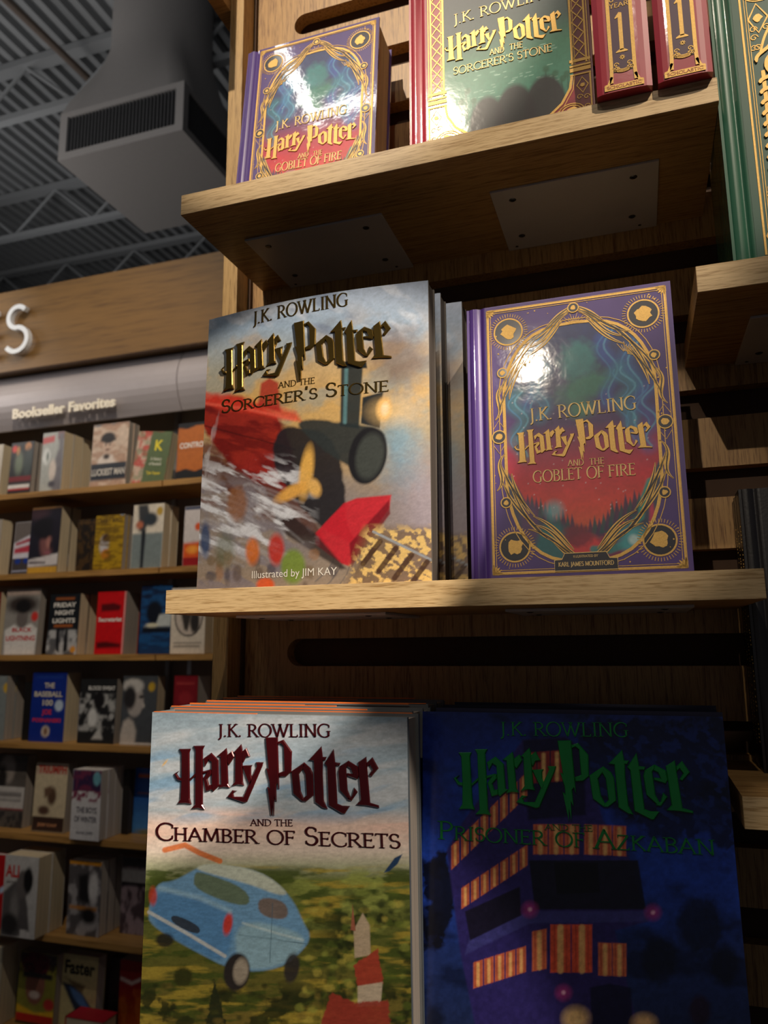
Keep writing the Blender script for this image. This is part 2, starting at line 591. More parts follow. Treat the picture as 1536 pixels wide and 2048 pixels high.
def serif_text(mb, S, cv, txt, p0, p1, cap, h=.0006, thick=.145, thin=.05, small=.76, base=0.):
    """serif line from drawing point p0 to p1 with capital height cap (drawing units); lower case gives small capitals"""
    u0, v0 = cv.uv(*p0)
    u1, v1 = cv.uv(*p1)
    ua, va = cv.uv(p0[0], p0[1] - cap)
    ch = math.hypot(ua - u0, va - v0)
    L = math.hypot(u1 - u0, v1 - v0)
    dx, dy = (u1 - u0) / L, (v1 - v0) / L
    sizes = [(c, small if c.islower() else 1.) for c in txt]
    tot = sum(GL[c.upper()][0] * k for c, k in sizes)
    sx = L / tot
    x = 0
    for c, k in sizes:
        adv, strokes, serifs = GL[c.upper()]

        def T(px, py, x=x, k=k):
            a, b = x + px * k * sx, py * k * ch
            return u0 + a * dx - b * dy, v0 + a * dy + b * dx
        r = ch / sx
        for st in strokes:
            st2 = [(a, b * r) for a, b in st]
            A, B = nib(st2, thick * min(r, 1.15), thin * min(r, 1.15))
            A = [T(a, b / r) for a, b in A]
            B = [T(a, b / r) for a, b in B]
            n = len(A)
            vs = [S(*q, base) for q in A + B] + [S(*q, base + h) for q in A + B]
            fs = []
            for i in range(n - 1):
                fs += [(2 * n + i, 2 * n + i + 1, 3 * n + i + 1, 3 * n + i), (i, i + 1, 2 * n + i + 1, 2 * n + i), (n + i, 3 * n + i, 3 * n + i + 1, n + i + 1)]
            fs += [(0, 2 * n, 3 * n, n), (n - 1, 2 * n - 1, 4 * n - 1, 3 * n - 1)]
            mb.add(vs, fs)
        for q in serifs:
            a, b = q[0], q[1]
            if len(q) > 2:
                P = [(a - .022, b - .08), (a + .026, b - .08), (a + .026, b + .08), (a - .022, b + .08)]
            else:
                t = .035
                b0 = b if b < .5 else b - t
                P = [(a - .125, b0), (a + .125, b0), (a + .125, b0 + t), (a - .125, b0 + t)]
            P = [T(*z) for z in P]
            mb.prism(P, base, base + h, lambda a_, b_, d: S(a_, b_, d))
        x += adv * k * sx


# the two-word title in its jagged lettering; drawing units 0..1450 wide, y down
LOGO = [
    [(80, 112), (168, 114), (156, 140), (152, 300), (150, 430), (160, 466), (120, 460), (55, 460), (80, 430), (92, 300), (96, 140)],
    [(190, 96), (275, 98), (258, 125), (254, 250), (246, 470), (262, 500), (215, 493), (160, 493), (190, 465), (196, 300), (204, 125)],
    [(35, 270), (75, 252), (55, 272), (72, 295), (97, 300), (97, 322), (60, 312)],
    [(150, 308), (200, 268), (202, 287), (150, 326)],
    [(252, 262), (312, 250), (300, 268), (252, 280)],
    [(262, 180), (322, 146), (372, 195), (370, 345), (386, 350), (328, 390), (318, 375), (322, 205), (300, 190), (272, 230)],
    [(320, 255), (320, 280), (287, 312), (298, 350), (320, 345), (320, 378), (275, 390), (256, 305), (298, 252)],
    [(365, 168), (436, 120), (440, 150), (440, 345), (452, 370), (408, 365), (368, 372), (388, 345), (390, 175)],
    [(438, 165), (478, 138), (494, 175), (470, 205), (450, 228), (438, 210)],
    [(486, 150), (545, 100), (552, 130), (547, 335), (554, 358), (510, 352), (463, 360), (490, 330), (500, 160)],
    [(546, 150), (582, 124), (606, 180), (575, 185), (555, 217), (546, 195)],
    [(548, 235), (620, 232), (610, 250), (608, 290), (618, 330), (600, 362), (572, 300)],
    [(648, 216), (700, 218), (690, 245), (572, 458), (550, 464), (428, 425), (468, 385), (502, 390), (474, 405), (478, 425), (545, 427), (652, 240)],
    [(724, 66), (810, 68), (806, 290), (803, 385), (794, 350), (783, 362), (780, 460), (768, 430), (758, 545), (751, 470), (742, 545), (722, 370), (738, 384), (738, 340), (720, 255), (736, 265)],
    [(806, 97), (850, 84), (905, 160), (893, 285), (855, 312), (808, 312), (806, 288), (846, 275), (850, 125), (832, 108), (806, 118)],
    [(895, 280), (985, 228), (995, 246), (946, 300), (952, 400), (972, 450), (958, 463), (900, 415)],
    [(985, 228), (1028, 265), (1042, 300), (1038, 430), (985, 465), (955, 463), (965, 446), (992, 425), (990, 300), (972, 262)],
    [(1018, 215), (1110, 135), (1115, 200), (1142, 200), (1130, 222), (1115, 222), (1108, 300), (1105, 460), (1127, 510), (1098, 505), (1045, 468), (1052, 222)],
    [(1125, 240), (1192, 155), (1197, 235), (1232, 240), (1222, 258), (1197, 258), (1195, 480), (1225, 492), (1278, 495), (1240, 540), (1225, 540), (1135, 490), (1140, 258)],
    [(1225, 260), (1285, 228), (1284, 252), (1268, 270), (1268, 400), (1285, 445), (1275, 463), (1215, 400), (1213, 290)],
    [(1285, 228), (1345, 265), (1350, 318), (1335, 340), (1270, 318), (1272, 302), (1310, 308), (1298, 275), (1274, 262)],
    [(1268, 440), (1290, 443), (1312, 388), (1334, 415), (1290, 466), (1262, 460)],
    [(1348, 240), (1405, 208), (1410, 478), (1465, 495), (1465, 510), (1390, 496), (1318, 488), (1350, 460)],
    [(1406, 245), (1445, 213), (1480, 280), (1430, 328), (1414, 318), (1440, 285), (1425, 258), (1406, 272)],
]


def logo_text(mb, S, cv, p0, p1, h=.0012, base=0., a=(35, 270), b=(1465, 510), inset=.0004):
    u0, v0 = cv.uv(*p0)
    u1, v1 = cv.uv(*p1)
    # similarity that takes drawing point a to p0 and b to p1
    za, zb = complex(a[0], -a[1]), complex(b[0], -b[1])
    w0, w1 = complex(u0, v0), complex(u1, v1)
    k = (w1 - w0) / (zb - za)
    T = lambda x, y: ((w0 + k * (complex(x, -y) - za)).real, (w0 + k * (complex(x, -y) - za)).imag)
    for P in LOGO:
        q = [T(*z) for z in P]
        n = len(q)
        area = sum(q[i][0] * q[(i + 1) % n][1] - q[(i + 1) % n][0] * q[i][1] for i in range(n))
        if area < 0:
            q = q[::-1]
        ins = []
        for i in range(n):
            x0, y0 = q[i - 1]
            x1, y1 = q[i]
            x2, y2 = q[(i + 1) % n]
            e1, e2 = Vector((x1 - x0, y1 - y0)).normalized(), Vector((x2 - x1, y2 - y1)).normalized()
            nn = Vector((-e1.y - e2.y, e1.x + e2.x))
            l = nn.length or 1
            nn = nn / l * min(inset / max(l / 2, .35), inset * 1.6)
            ins.append((x1 + nn.x, y1 + nn.y))
        tri = geometry.tessellate_polygon([[Vector((a_, b_, 0)) for a_, b_ in ins]])
        vs = [S(*z, base) for z in q] + [S(*z, base + h * .55) for z in q] + [S(*z, base + h) for z in ins]
        fs = [(i + 2 * n, j + 2 * n, k_ + 2 * n) for i, j, k_ in tri]
        for r in (0, n):
            fs += [(i + r, (i + 1) % n + r, (i + 1) % n + n + r, i + n + r) for i in range(n)]
        mb.add(vs, fs)


_cache = {}


def sans(txt, off=0.):
    """outline faces of a plain sans line, normalised to cap height 1 -> (verts, faces, width)"""
    if (txt, off) in _cache:
        return _cache[(txt, off)]
    c = bpy.data.curves.new('t', 'FONT')
    c.body = txt
    c.resolution_u = 3
    c.offset = off
    o = bpy.data.objects.new('t', c)
    COL.objects.link(o)
    bpy.context.view_layer.update()
    me = o.evaluated_get(bpy.context.evaluated_depsgraph_get()).to_mesh()
    v = [(p.co.x, p.co.y) for p in me.vertices]
    f = [tuple(p.vertices) for p in me.polygons]
    bpy.data.objects.remove(o)
    bpy.data.curves.remove(c)
    x0, x1 = min(a for a, _ in v), max(a for a, _ in v)
    k = 1 / .71
    v = [((a - x0) * k, b * k) for a, b in v]
    _cache[(txt, off)] = (v, f, (x1 - x0) * k)
    return _cache[(txt, off)]


def sans_text(mb, S, cv, txt, p0, p1, cap, h=.0003, base=0., bold=0.):
    u0, v0 = cv.uv(*p0)
    u1, v1 = cv.uv(*p1)
    ua, va = cv.uv(p0[0], p0[1] - cap)
    ch = math.hypot(ua - u0, va - v0)
    L = math.hypot(u1 - u0, v1 - v0)
    dx, dy = (u1 - u0) / L, (v1 - v0) / L
    v, f, wd = sans(txt, bold)
    mb.add([S(u0 + a * L / wd * dx - b * ch * dy, v0 + a * L / wd * dy + b * ch * dx, base + h) for a, b in v], f)


def ribbon(mb, S, pts, wd, h, base=0., closed=False):
    """flat strip of width wd (number or list) along uv points, raised by h"""
    n = len(pts)
    L, Rr = [], []
    for i, (x, y) in enumerate(pts):
        a = pts[(i - 1) % n] if closed else pts[max(i - 1, 0)]
        b = pts[(i + 1) % n] if closed else pts[min(i + 1, n - 1)]
        dx, dy = b[0] - a[0], b[1] - a[1]
        l = math.hypot(dx, dy) or 1
        w_ = (wd[i] if isinstance(wd, (list, tuple)) else wd) / 2 / l
        L.append((x - dy * w_, y + dx * w_))
        Rr.append((x + dy * w_, y - dx * w_))
    vs = [S(*q, base) for q in L + Rr] + [S(*q, base + h) for q in L + Rr]
    fs = []
    for i in range(n if closed else n - 1):
        j = (i + 1) % n
        fs += [(2 * n + i, 2 * n + j, 3 * n + j, 3 * n + i), (i, j, 2 * n + j, 2 * n + i), (n + i, 3 * n + i, 3 * n + j, n + j)]
    mb.add(vs, fs)


def disc(mb, S, cx, cy, r, h, base=0., n=20, wob=0.):
    P = [(cx + r * (1 + wob * random.uniform(-1, 1)) * math.cos(2 * PI * i / n), cy + r * (1 + wob * random.uniform(-1, 1)) * math.sin(2 * PI * i / n)) for i in range(n)]
    mb.prism(P, base, base + h, lambda a, b, d: S(a, b, d))


def bez(p, q, r, s, n=14):
    out = []
    for i in range(n + 1):
        t = i / n
        a, b, c, d = (1 - t) ** 3, 3 * t * (1 - t) ** 2, 3 * t * t * (1 - t), t ** 3
        out.append((a * p[0] + b * q[0] + c * r[0] + d * s[0], a * p[1] + b * q[1] + c * r[1] + d * s[1]))
    return out

# ================================================================== THE SETTING
FL = -EYE
m_floor = plain('floor_carpet', (70, 66, 62), .9, var=.15, vscale=12)
m_deck = plain('ceiling_paint', (132, 134, 136), .7, var=.04, vscale=3)
m_wall = plain('wall_paint', (120, 118, 116), .8, var=.04, vscale=2)
struct('floor', MB().box(-6, 4, -4, 7, FL - .1, FL), m_floor)
struct('wall_back', MB().box(-6, 4, 7, 7.15, FL, 3.5), m_wall)
struct('wall_left', MB().box(-6.15, -6, -4, 7, FL, 3.5), m_wall)
deck = MB()                                     # corrugated roof deck, ribs run front to back
x = -6.0
prof = []
while x < 4:
    prof += [(x, 3.30), (x + .030, 3.30), (x + .040, 3.262), (x + .077, 3.262), (x + .087, 3.30)]
    x += .087
n = len(prof)
deck.add([(a, -4, b) for a, b in prof] + [(a, 7, b) for a, b in prof], [(i, i + 1, i + 1 + n, i + n) for i in range(n - 1)])
deck.box(-6, 4.05, -4, 7, 3.305, 3.4)
struct('ceiling', deck, m_deck)
for Y in (1.9, 2.98, 3.98, 4.88, 5.75, 6.5):      # open web joists
    t = thing('roof_joist', {1.9: 'grey open web steel joist nearest the large air diffuser, running behind the shelf',
                             2.98: 'grey open web steel joist passing just behind the neck of the air diffuser, top left',
                             3.98: 'second grey open web joist seen left of the diffuser box',
                             4.88: 'third grey open web joist, above the word sign on the left',
                             5.75: 'fourth grey open web joist, low and close above the wooden fascia',
                             6.5: 'farthest grey open web joist, just above the wooden fascia'}[Y], 'joist', (-1, Y, 2.9), group='roof joists')
    L = (-1, Y, 2.9)
    c = MB().box(-5.9, 3.9, Y - .035, Y + .035, 3.215, 3.255)
    obj('top_chord', c, m_deck, t, L)
    c = MB().box(-5.9, 3.9, Y - .022, Y + .022, 2.90, 2.935)
    obj('bottom_chord', c, m_deck, t, L)
    x = -5.8
    c = MB()
    while x < 3.5:
        c.bar((x, Y, 3.22), (x + .34, Y, 2.93), .011)
        c.bar((x + .34, Y, 2.93), (x + .68, Y, 3.22), .011)
        x += .68
    obj('web_rods', c, m_deck, t, L)
c = MB().bar((-2.9, -2, 3.1), (-2.55, 7, 3.1), .02, 8)
tag(obj('sprinkler_pipe', c, plain('pipe_brown', (96, 84, 76), .6)), 'thin brown pipe crossing under the joists, left of the diffuser', 'pipe')

# the air diffuser hanging from the ceiling
DL = (-2.07, 2.87, 2.2)
t = thing('air_diffuser', 'large square white air diffuser with side grilles and a flared neck under the ceiling', 'air vent', DL)
m_vent = plain('vent_white', (140, 136, 134), .6, var=.02)
x0, x1, y0, y1 = -2.40, -1.74, 2.54, 3.20
b = MB().box(x0, x1, y0, y1, 2.20, 2.235).box(x0, x1, y0, y1, 2.415, 2.44)
for a in (x0, x1 - .04):
    for c_ in (y0, y1 - .04):
        b.box(a, a + .04, c_, c_ + .04, 2.235, 2.415)
obj('box_frame', b, m_vent, t, DL)
obj('grille_backing', MB().box(x0 + .035, x1 - .035, y0 + .035, y1 - .035, 2.236, 2.414), plain('vent_dark', (24, 24, 26), .8), t, DL)
b = MB()
for i in range(32):
    a = x0 + .045 + i * (x1 - x0 - .09) / 31
    b.box(a - .0035, a + .0035, y0 + .006, y0 + .034, 2.236, 2.414)
    c_ = y0 + .045 + i * (y1 - y0 - .09) / 31
    b.box(x1 - .034, x1 - .006, c_ - .0035, c_ + .0035, 2.236, 2.414)
obj('grille_bars', b, plain('vent_bars', (66, 66, 68), .6), t, DL)
b = MB()                                        # neck: square at the box, round duct at the top
K, N = 12, 40
rows = []
for k in range(K + 1):
    f = k / K
    z = 2.44 + f * .86
    s_ = 1 - (1 - math.cos(min(f * 1.7, 1) * PI)) / 2
    r = .245 + .085 * max(0, 1 - f * 1.9) ** 1.5
    row = []
    for i in range(N):
        a = 2 * PI * i / N
        ca, sa = math.cos(a), math.sin(a)
        m_ = max(abs(ca), abs(sa))
        rr = r * (s_ / m_ + (1 - s_))
        row.append((DL[0] - .03 * min(f * 1.5, 1) + ca * rr, DL[1] + sa * rr, z))
    rows.append(row)
b.add([q for r_ in rows for q in r_], [(k * N + i, k * N + (i + 1) % N, (k + 1) * N + (i + 1) % N, (k + 1) * N + i) for k in range(K) for i in range(N)])
obj('flared_neck', b, m_vent, t, DL, smooth=True)

# ================================================================== THE FAR BOOKCASE
BL = (-1.9, 2.35, FL)
bc = thing('wall_bookcase', 'long far bookcase of oak-edged shelves below a wooden fascia, left behind', 'bookcase', BL)
m_fas = wood('fascia_wood', (124, 90, 44), (94, 66, 30), 'X', fine=.25)
m_sh = wood('far_shelf_wood', (186, 140, 78), (140, 100, 52), 'X', fine=.3)
m_hd = plain('header_metal', (174, 166, 168), .42, .15, var=.02)
m_bk = plain('far_back_grey', (150, 140, 130), .7, var=.03)
XL_, XR_ = -4.2, .9
obj('fascia', MB().box(XL_, XR_, 2.35, 2.37, 1.122, 1.476).box(XL_, XR_, 2.37, 2.62, 1.13, 1.145).box(XL_, XR_, 2.37, 2.9, 1.455, 1.474), m_fas, bc, BL)
for (a, c_) in ((XL_, -2.835), (-2.83, -1.618), (-1.614, -.40), (-.396, XR_)):          # curved light grey header panels
    P = [(2.435 - .05 * math.sin(PI * i / 10 * .9 + .15), .893 + .236 * i / 10) for i in range(11)]
    q = MB()
    P2 = P + [(y_ + .012, z_) for y_, z_ in P[::-1]]
    q.prism(P2, a, c_, lambda y_, z_, d: (d, y_, z_))
    obj('header_panel', q, m_hd, bc, BL)
ZS = (.605, .284, -.025, -.343, -.66, -.987, -1.31)
for z in ZS:
    for (a, c_) in ((XL_, -2.836), (-2.830, -1.640), (-1.634, -.40), (-.394, XR_)):
        s_ = obj('shelf_board', MB().box(a, c_, 2.352, 2.60, z - .021, z), m_sh, bc, BL)
obj('back_panel', MB().box(XL_, XR_, 2.605, 2.625, FL, 1.13), m_bk, bc, BL)
for X in (-4.1, -2.95, -1.745, -.55, .6):
    obj('steel_upright', MB().box(X - .008, X + .008, 2.585, 2.604, FL, 1.1), plain('upright_steel', (170, 170, 172), .4, .6), bc, BL)
tag(obj('shelf_sign_clip', MB().box(-1.556, -1.541, 2.43, 2.434, -.10, -.047).box(-1.556, -1.541, 2.43, 2.455, -.047, -.0462), plain('clip_clear', (210, 212, 216), .2)),
    'small pale clip hanging under the oak shelf above a red book', 'sign clip')

cvS = Canvas(1, 1, [(0, 0), (1, 0), (1, 1), (0, 1)], 2, 2)


def front_S(x0, y0, z0):
    return lambda u, v, h: (x0 + u, y0 - h, z0 + v)


def sign(name, txt, x0, z0, wd, cap, y0, depth, m, label, group=None, bold=0.):
    v, f, w_ = sans(txt, bold)
    q = MB()
    for o in (0,):
        fr = [(x0 + (a / w_ * wd) + o * cap, y0 - depth, z0 + b_ * cap) for a, b_ in v]
        bk_ = [(x0 + (a / w_ * wd) + o * cap, y0, z0 + b_ * cap) for a, b_ in v]
        n_ = len(fr)
        q.add(fr + bk_, [tuple(t_) for t_ in f] + [tuple(i + n_ for i in t_[::-1]) for t_ in f])
        ed = {}
        for t_ in f:
            for i in range(len(t_)):
                e = (t_[i], t_[(i + 1) % len(t_)])
                if (e[1], e[0]) in ed: del ed[(e[1], e[0])]
                else: ed[e] = 1
        o_ = len(q.v) - 2 * n_
        q.f += [(a + o_, a + n_ + o_, b_ + n_ + o_, b_ + o_) for a, b_ in ed]
    return tag(obj(name, q, m), label, 'sign', group)


def sweep_letter(name, path, wd, dep, y0, m, label):
    q = MB()
    A, B = [], []
    n_ = len(path)
    for i in range(n_):
        a, b_ = path[max(i - 1, 0)], path[min(i + 1, n_ - 1)]
        dx, dz = b_[0] - a[0], b_[1] - a[1]
        l = math.hypot(dx, dz)
        A.append((path[i][0] - dz / l * wd / 2, path[i][1] + dx / l * wd / 2))
        B.append((path[i][0] + dz / l * wd / 2, path[i][1] - dx / l * wd / 2))
    q.prism(A + B[::-1], y0, y0 - dep, lambda a, b_, d: (a, d, b_))
    return tag(obj(name, q, m), label, 'sign letter', 'raised letters on the wooden fascia')


m_let = plain('letter_white', (226, 230, 236), .4, var=.01)
cx, z1, z2 = -2.333, 1.333, 1.237
P = arc(cx, z1, .046, .046, 40, 262, 14) + arc(cx, z2, .055, .052, 82, -145, 16)
sweep_letter('sign_letter', P, .019, .022, 2.332, m_let, 'raised white capital S on the wooden fascia at the left')
b = MB()
for (a, c_, d, e) in ((-2.545, -2.527, 1.185, 1.379), (-2.545, -2.443, 1.36, 1.379), (-2.545, -2.45, 1.275, 1.292), (-2.545, -2.443, 1.185, 1.203)):
    b.box(a, c_, 2.310, 2.332, d, e)
tag(obj('sign_letter', b, m_let), 'white letter cut off by the left edge, beside the S on the fascia', 'sign letter', 'raised letters on the wooden fascia')
sign('header_lettering', 'Bookseller Favorites', -2.383, .925, .50, .040, 2.3795, .006, plain('sign_warm_white', (250, 240, 220), .5, var=.0),
     'cream Bookseller Favorites lettering on the grey header panel', None, .035)

# ------------------------------------------------------------------ the paperbacks on the far bookcase
UQ = [(0, 150), (100, 150), (100, 0), (0, 0)]


def far_book(shelf, x, wd, y, h, T, label, base, shapes=(), texts=(), page='cream', lean=0., tilt=0., copies=1, ntext=False, side=None, group=None):
    """face-out paperback: drawing units 100 x 150 from the top left"""
    z = ZS['ABCDEFG'.index(shelf)]
    t1 = T / copies
    t = thing('paperback_book', label, 'book', (x, y, z + .0005 + max(0, math.sin(math.radians(-tilt)) * wd)), (math.radians(-lean), math.radians(tilt), 0), group)
    S = lambda u, v, d: (u, -d, v)
    cm = plain('cover_' + str(len(bpy.data.materials)), side or base, .5)
    obj('cover', MB().box(0, .001, 0, t1, 0, h).box(0, wd, 0, .0008, 0, h).box(0, wd, t1 - .0008, t1, 0, h), cm, t)
    obj('page_block', MB().box(.001, wd - .001, .0008, t1 - .0008, .0005, h - .0008), M[page], t)
    c = Canvas(wd, h, UQ, 30, 45)
    c.fill(base)
    for s_ in shapes:
        k = s_[0]
        if k == 'e': c.ell(*s_[1:6], soft=s_[6] if len(s_) > 6 else 4, op=s_[7] if len(s_) > 7 else 1)
        elif k == 'r':
            a, b_, c1, d = s_[1:5]
            c.poly([(a, b_), (c1, b_), (c1, d), (a, d)], s_[5], 2)
        elif k == 'p': c.poly(s_[1], s_[2], s_[3] if len(s_) > 3 else 4)
        elif k == 'c': c.cloud(s_[1], s_[2], s_[3], .45, .6, s_[4], seed=s_[5] if len(s_) > 5 else 1, mask=c.band(*(s_[6] if len(s_) > 6 else (-50, 200)), 4))
        elif k == 'g': c.mix(np.clip((c.Y - s_[1]) / (s_[2] - s_[1]), 0, 1), s_[3])
    c.mottle(.18, 5, 5)
    c.mesh('front_cover', M['bgprint'], t, S, .0004)
    q = {}
    for (tx, x0, yb, x1, cap, col) in texts:
        q.setdefault(col, MB())
        sans_text(q[col], S, c, tx, (x0, yb), (x1, yb), cap, .0008, bold=.03)
    for col, mb in q.items():
        obj('cover_lettering', mb, plain('ink_' + str(len(bpy.data.materials)), col, .5, var=0), t)
    for i in range(1, copies):
        d = dup(t, None, ('second', 'third')[i - 1] + ' copy, right behind the ' + ' '.join(label.split(',')[0].split()[:9]), group='spare copies behind: ' + label.split(',')[0])
        d.location = t.location + Vector((.0015 * (i % 2), i * (t1 + .0012), 0))
        for ch in list(d.children):
            if ch.name.startswith('cover_lettering'):
                bpy.data.objects.remove(ch)
    return t


W_ = (232, 228, 222)
K_ = (22, 20, 22)
FB = far_book
FB('A', -2.515, .081, 2.385, .222, .050, 'partly cut-off book with cream pages, left end of the top far shelf', (190, 180, 165), lean=2)
FB('A', -2.391, .113, 2.385, .221, .054, 'black paperback with a red spot and red lettering band, top far shelf', K_, [('e', 15, 18, 11, 10, (215, 60, 50)), ('e', 32, 25, 8, 14, (190, 130, 70)), ('e', 75, 14, 14, 12, (190, 130, 80)), ('e', 40, 60, 18, 30, (110, 120, 100), 14), ('e', 78, 60, 18, 40, (50, 60, 58), 10), ('r', 0, 98, 100, 112, (120, 16, 24)), ('r', 0, 120, 96, 130, (230, 224, 220)), ('r', 2, 131, 96, 136, (190, 30, 30))], page='grey_pages', copies=2, lean=2)
FB('A', -2.231, .104, 2.385, .246, .160, 'pale grey photo paperback fronting a deep cream-paged stack, top far shelf', (178, 180, 176), [('r', 72, 0, 100, 18, (170, 40, 50)), ('p', [(0, 12), (55, 8), (55, 24), (0, 28)], (200, 90, 90)), ('p', [(70, 0), (100, 0), (100, 150), (60, 150), (50, 90), (80, 40)], (120, 116, 122), 12), ('e', 22, 60, 18, 20, (226, 228, 226), 8), ('e', 28, 60, 6, 12, (120, 130, 124), 6), ('e', 55, 95, 16, 26, (220, 206, 196), 8), ('e', 55, 130, 16, 8, (80, 76, 86), 6)], copies=3, lean=1)
FB('A', -1.991, .165, 2.385, .257, .058, 'sepia paperback with a capped figure over a navy title band, top far shelf', (214, 190, 170), [('r', 0, 0, 100, 5, (90, 100, 112)), ('c', (180, 140, 116), 26, 10, .8), ('p', [(15, 110), (20, 82), (38, 70), (60, 76), (66, 90), (96, 100), (100, 110)], (232, 216, 204), 6), ('e', 44, 52, 15, 22, (206, 176, 156), 4), ('e', 44, 34, 20, 13, (44, 38, 38), 4), ('r', 22, 36, 66, 41, (36, 30, 30)), ('e', 38, 50, 2.5, 2, (50, 36, 30), 2), ('e', 50, 50, 2.5, 2, (50, 36, 30), 2), ('e', 44, 62, 6, 2.5, (120, 80, 66), 2), ('e', 42, 78, 9, 6, (60, 46, 42), 4), ('r', 0, 94, 100, 133, (38, 42, 54)), ('r', 0, 97, 100, 98, (160, 160, 160))], [('LUCKIEST MAN', 4, 121, 96, 15, (214, 206, 196))], page='grey_pages', copies=2, lean=2)
FB('A', -1.804, .150, 2.385, .214, .044, 'green paperback with a yellow K beside a photo collage, leaning, top far shelf', (96, 112, 72), [('p', [(0, 0), (42, 0), (36, 70), (30, 150), (0, 150)], (210, 180, 160), 2), ('c', (196, 70, 60), 14, 14, .9, 3), ('c', (90, 130, 90), 12, 12, .5, 8), ('p', [(42, 0), (100, 0), (100, 150), (30, 150), (36, 70)], (92, 108, 70), 1.5)], [('K', 56, 52, 80, 28, (236, 216, 50)), ('A History', 48, 80, 82, 9, (200, 200, 180)), ('of Baseball', 46, 93, 82, 8, (200, 200, 180)), ('Tyler Kepner', 42, 118, 84, 8, (220, 200, 60))], lean=3, tilt=6)
FB('A', -1.604, .135, 2.385, .222, .060, 'black paperback with a torn orange panel and pale capitals, right end of top far shelf', K_, [('p', [(0, 12), (30, 16), (60, 8), (100, 10), (100, 118), (60, 128), (30, 120), (0, 126)], (190, 104, 36), 3), ('r', 0, 69, 100, 71, (120, 60, 20))], [('HEYWEEK', 8, 44, 92, 14, W_), ('CONTROL', 8, 66, 92, 14, W_), ('MARK', 34, 92, 82, 12, W_), ('HARMON', 10, 112, 92, 12, W_)][1:2], lean=2)

FB('B', -2.508, .097, 2.385, .229, .056, 'cut-off book showing only pale page edges, left end of the second far shelf', (170, 160, 150), lean=2)
FB('B', -2.355, .088, 2.40, .213, .040, 'white and grey paperback with blue sunglasses, left part of the second far shelf', (216, 214, 226), [('p', [(0, 0), (100, 0), (100, 36), (0, 60)], (110, 102, 100), 6), ('p', [(10, 60), (96, 46), (96, 58), (10, 68)], (176, 80, 96), 3), ('p', [(6, 76), (100, 66), (100, 88), (6, 90)], (190, 60, 80), 6), ('r', 0, 104, 100, 150, (70, 64, 66)), ('e', 30, 112, 16, 8, (30, 60, 150)), ('e', 76, 112, 16, 8, (30, 60, 150)), ('r', 0, 138, 100, 142, (170, 176, 200))], lean=3, tilt=-1)
FB('B', -2.264, .143, 2.385, .268, .110, 'dark navy close-up face paperback with a white strip and ochre foot, second far shelf', (34, 32, 46), [('e', 20, 10, 40, 20, (70, 50, 60), 14), ('r', 0, 0, 100, 6, (190, 140, 80)), ('e', 62, 82, 26, 34, (130, 84, 84), 12), ('e', 50, 50, 44, 24, (26, 24, 32), 8), ('e', 66, 82, 9, 12, (176, 120, 112), 8), ('e', 74, 88, 5, 9, (40, 26, 32), 5), ('e', 64, 104, 11, 4, (150, 90, 100), 3), ('e', 88, 60, 16, 60, (34, 30, 44), 12), ('p', [(0, 118), (40, 114), (100, 106), (100, 132), (0, 134)], (214, 208, 210), 3), ('p', [(4, 122), (60, 124), (60, 128), (4, 128)], (90, 80, 90), 3), ('r', 0, 134, 100, 150, (204, 156, 54))], copies=2, lean=2)
FB('B', -2.042, .086, 2.395, .204, .050, 'near-black paperback with faint gold lettering, beside the yellow one, second far shelf', (34, 26, 20), [('c', (90, 64, 30), 10, 10, .6), ('r', 0, 8, 100, 10, (110, 80, 40))], page='dark_pages')
FB('B', -1.954, .129, 2.385, .213, .052, 'mustard yellow paperback with brown capitals and a small white figure, second far shelf', (176, 140, 20), [('e', 34, 80, 16, 24, (200, 196, 200), 8), ('e', 40, 62, 14, 12, (70, 46, 40), 8), ('e', 42, 106, 16, 14, (190, 120, 30), 6), ('c', (110, 82, 14), 22, 5, .8), ('e', 92, -2, 6, 4, (150, 190, 230))], [('LARRY BIRD', 6, 20, 92, 11, (90, 66, 14)), ('MAGIC JOHNSON', 46, 60, 94, 7, (84, 60, 14)), ('WHEN THE', 50, 106, 94, 9, (84, 60, 14)), ('GAME', 46, 130, 92, 14, (84, 60, 14))][:1], page='grey_pages', copies=2, lean=2)
FB('B', -1.786, .134, 2.385, .244, .092, 'cream and slate-blue paperback with a dark standing figure and gold seal, second far shelf', (226, 216, 200), [('r', 0, 68, 100, 150, (124, 136, 138)), ('p', [(14, 0), (46, 0), (56, 30), (40, 66), (20, 62), (18, 30)], (60, 62, 66), 8), ('e', 58, 36, 22, 16, (50, 58, 66), 8), ('p', [(30, 60), (44, 60), (42, 150), (32, 150)], (30, 34, 42), 5), ('e', 22, 48, 12, 9, (190, 110, 80), 6), ('e', 86, 18, 10, 10, (196, 160, 60))], copies=2, lean=2)
FB('B', -1.562, .098, 2.385, .223, .060, 'white paperback with orange and red shapes, right end of the second far shelf', (214, 206, 206), [('r', 0, 0, 100, 8, (60, 70, 100)), ('e', 60, 52, 14, 10, (220, 90, 40)), ('p', [(0, 92), (100, 88), (100, 130), (0, 130)], (220, 84, 28), 8), ('e', 40, 108, 26, 10, (250, 160, 60), 8), ('r', 0, 128, 100, 150, (150, 24, 30))], lean=2)

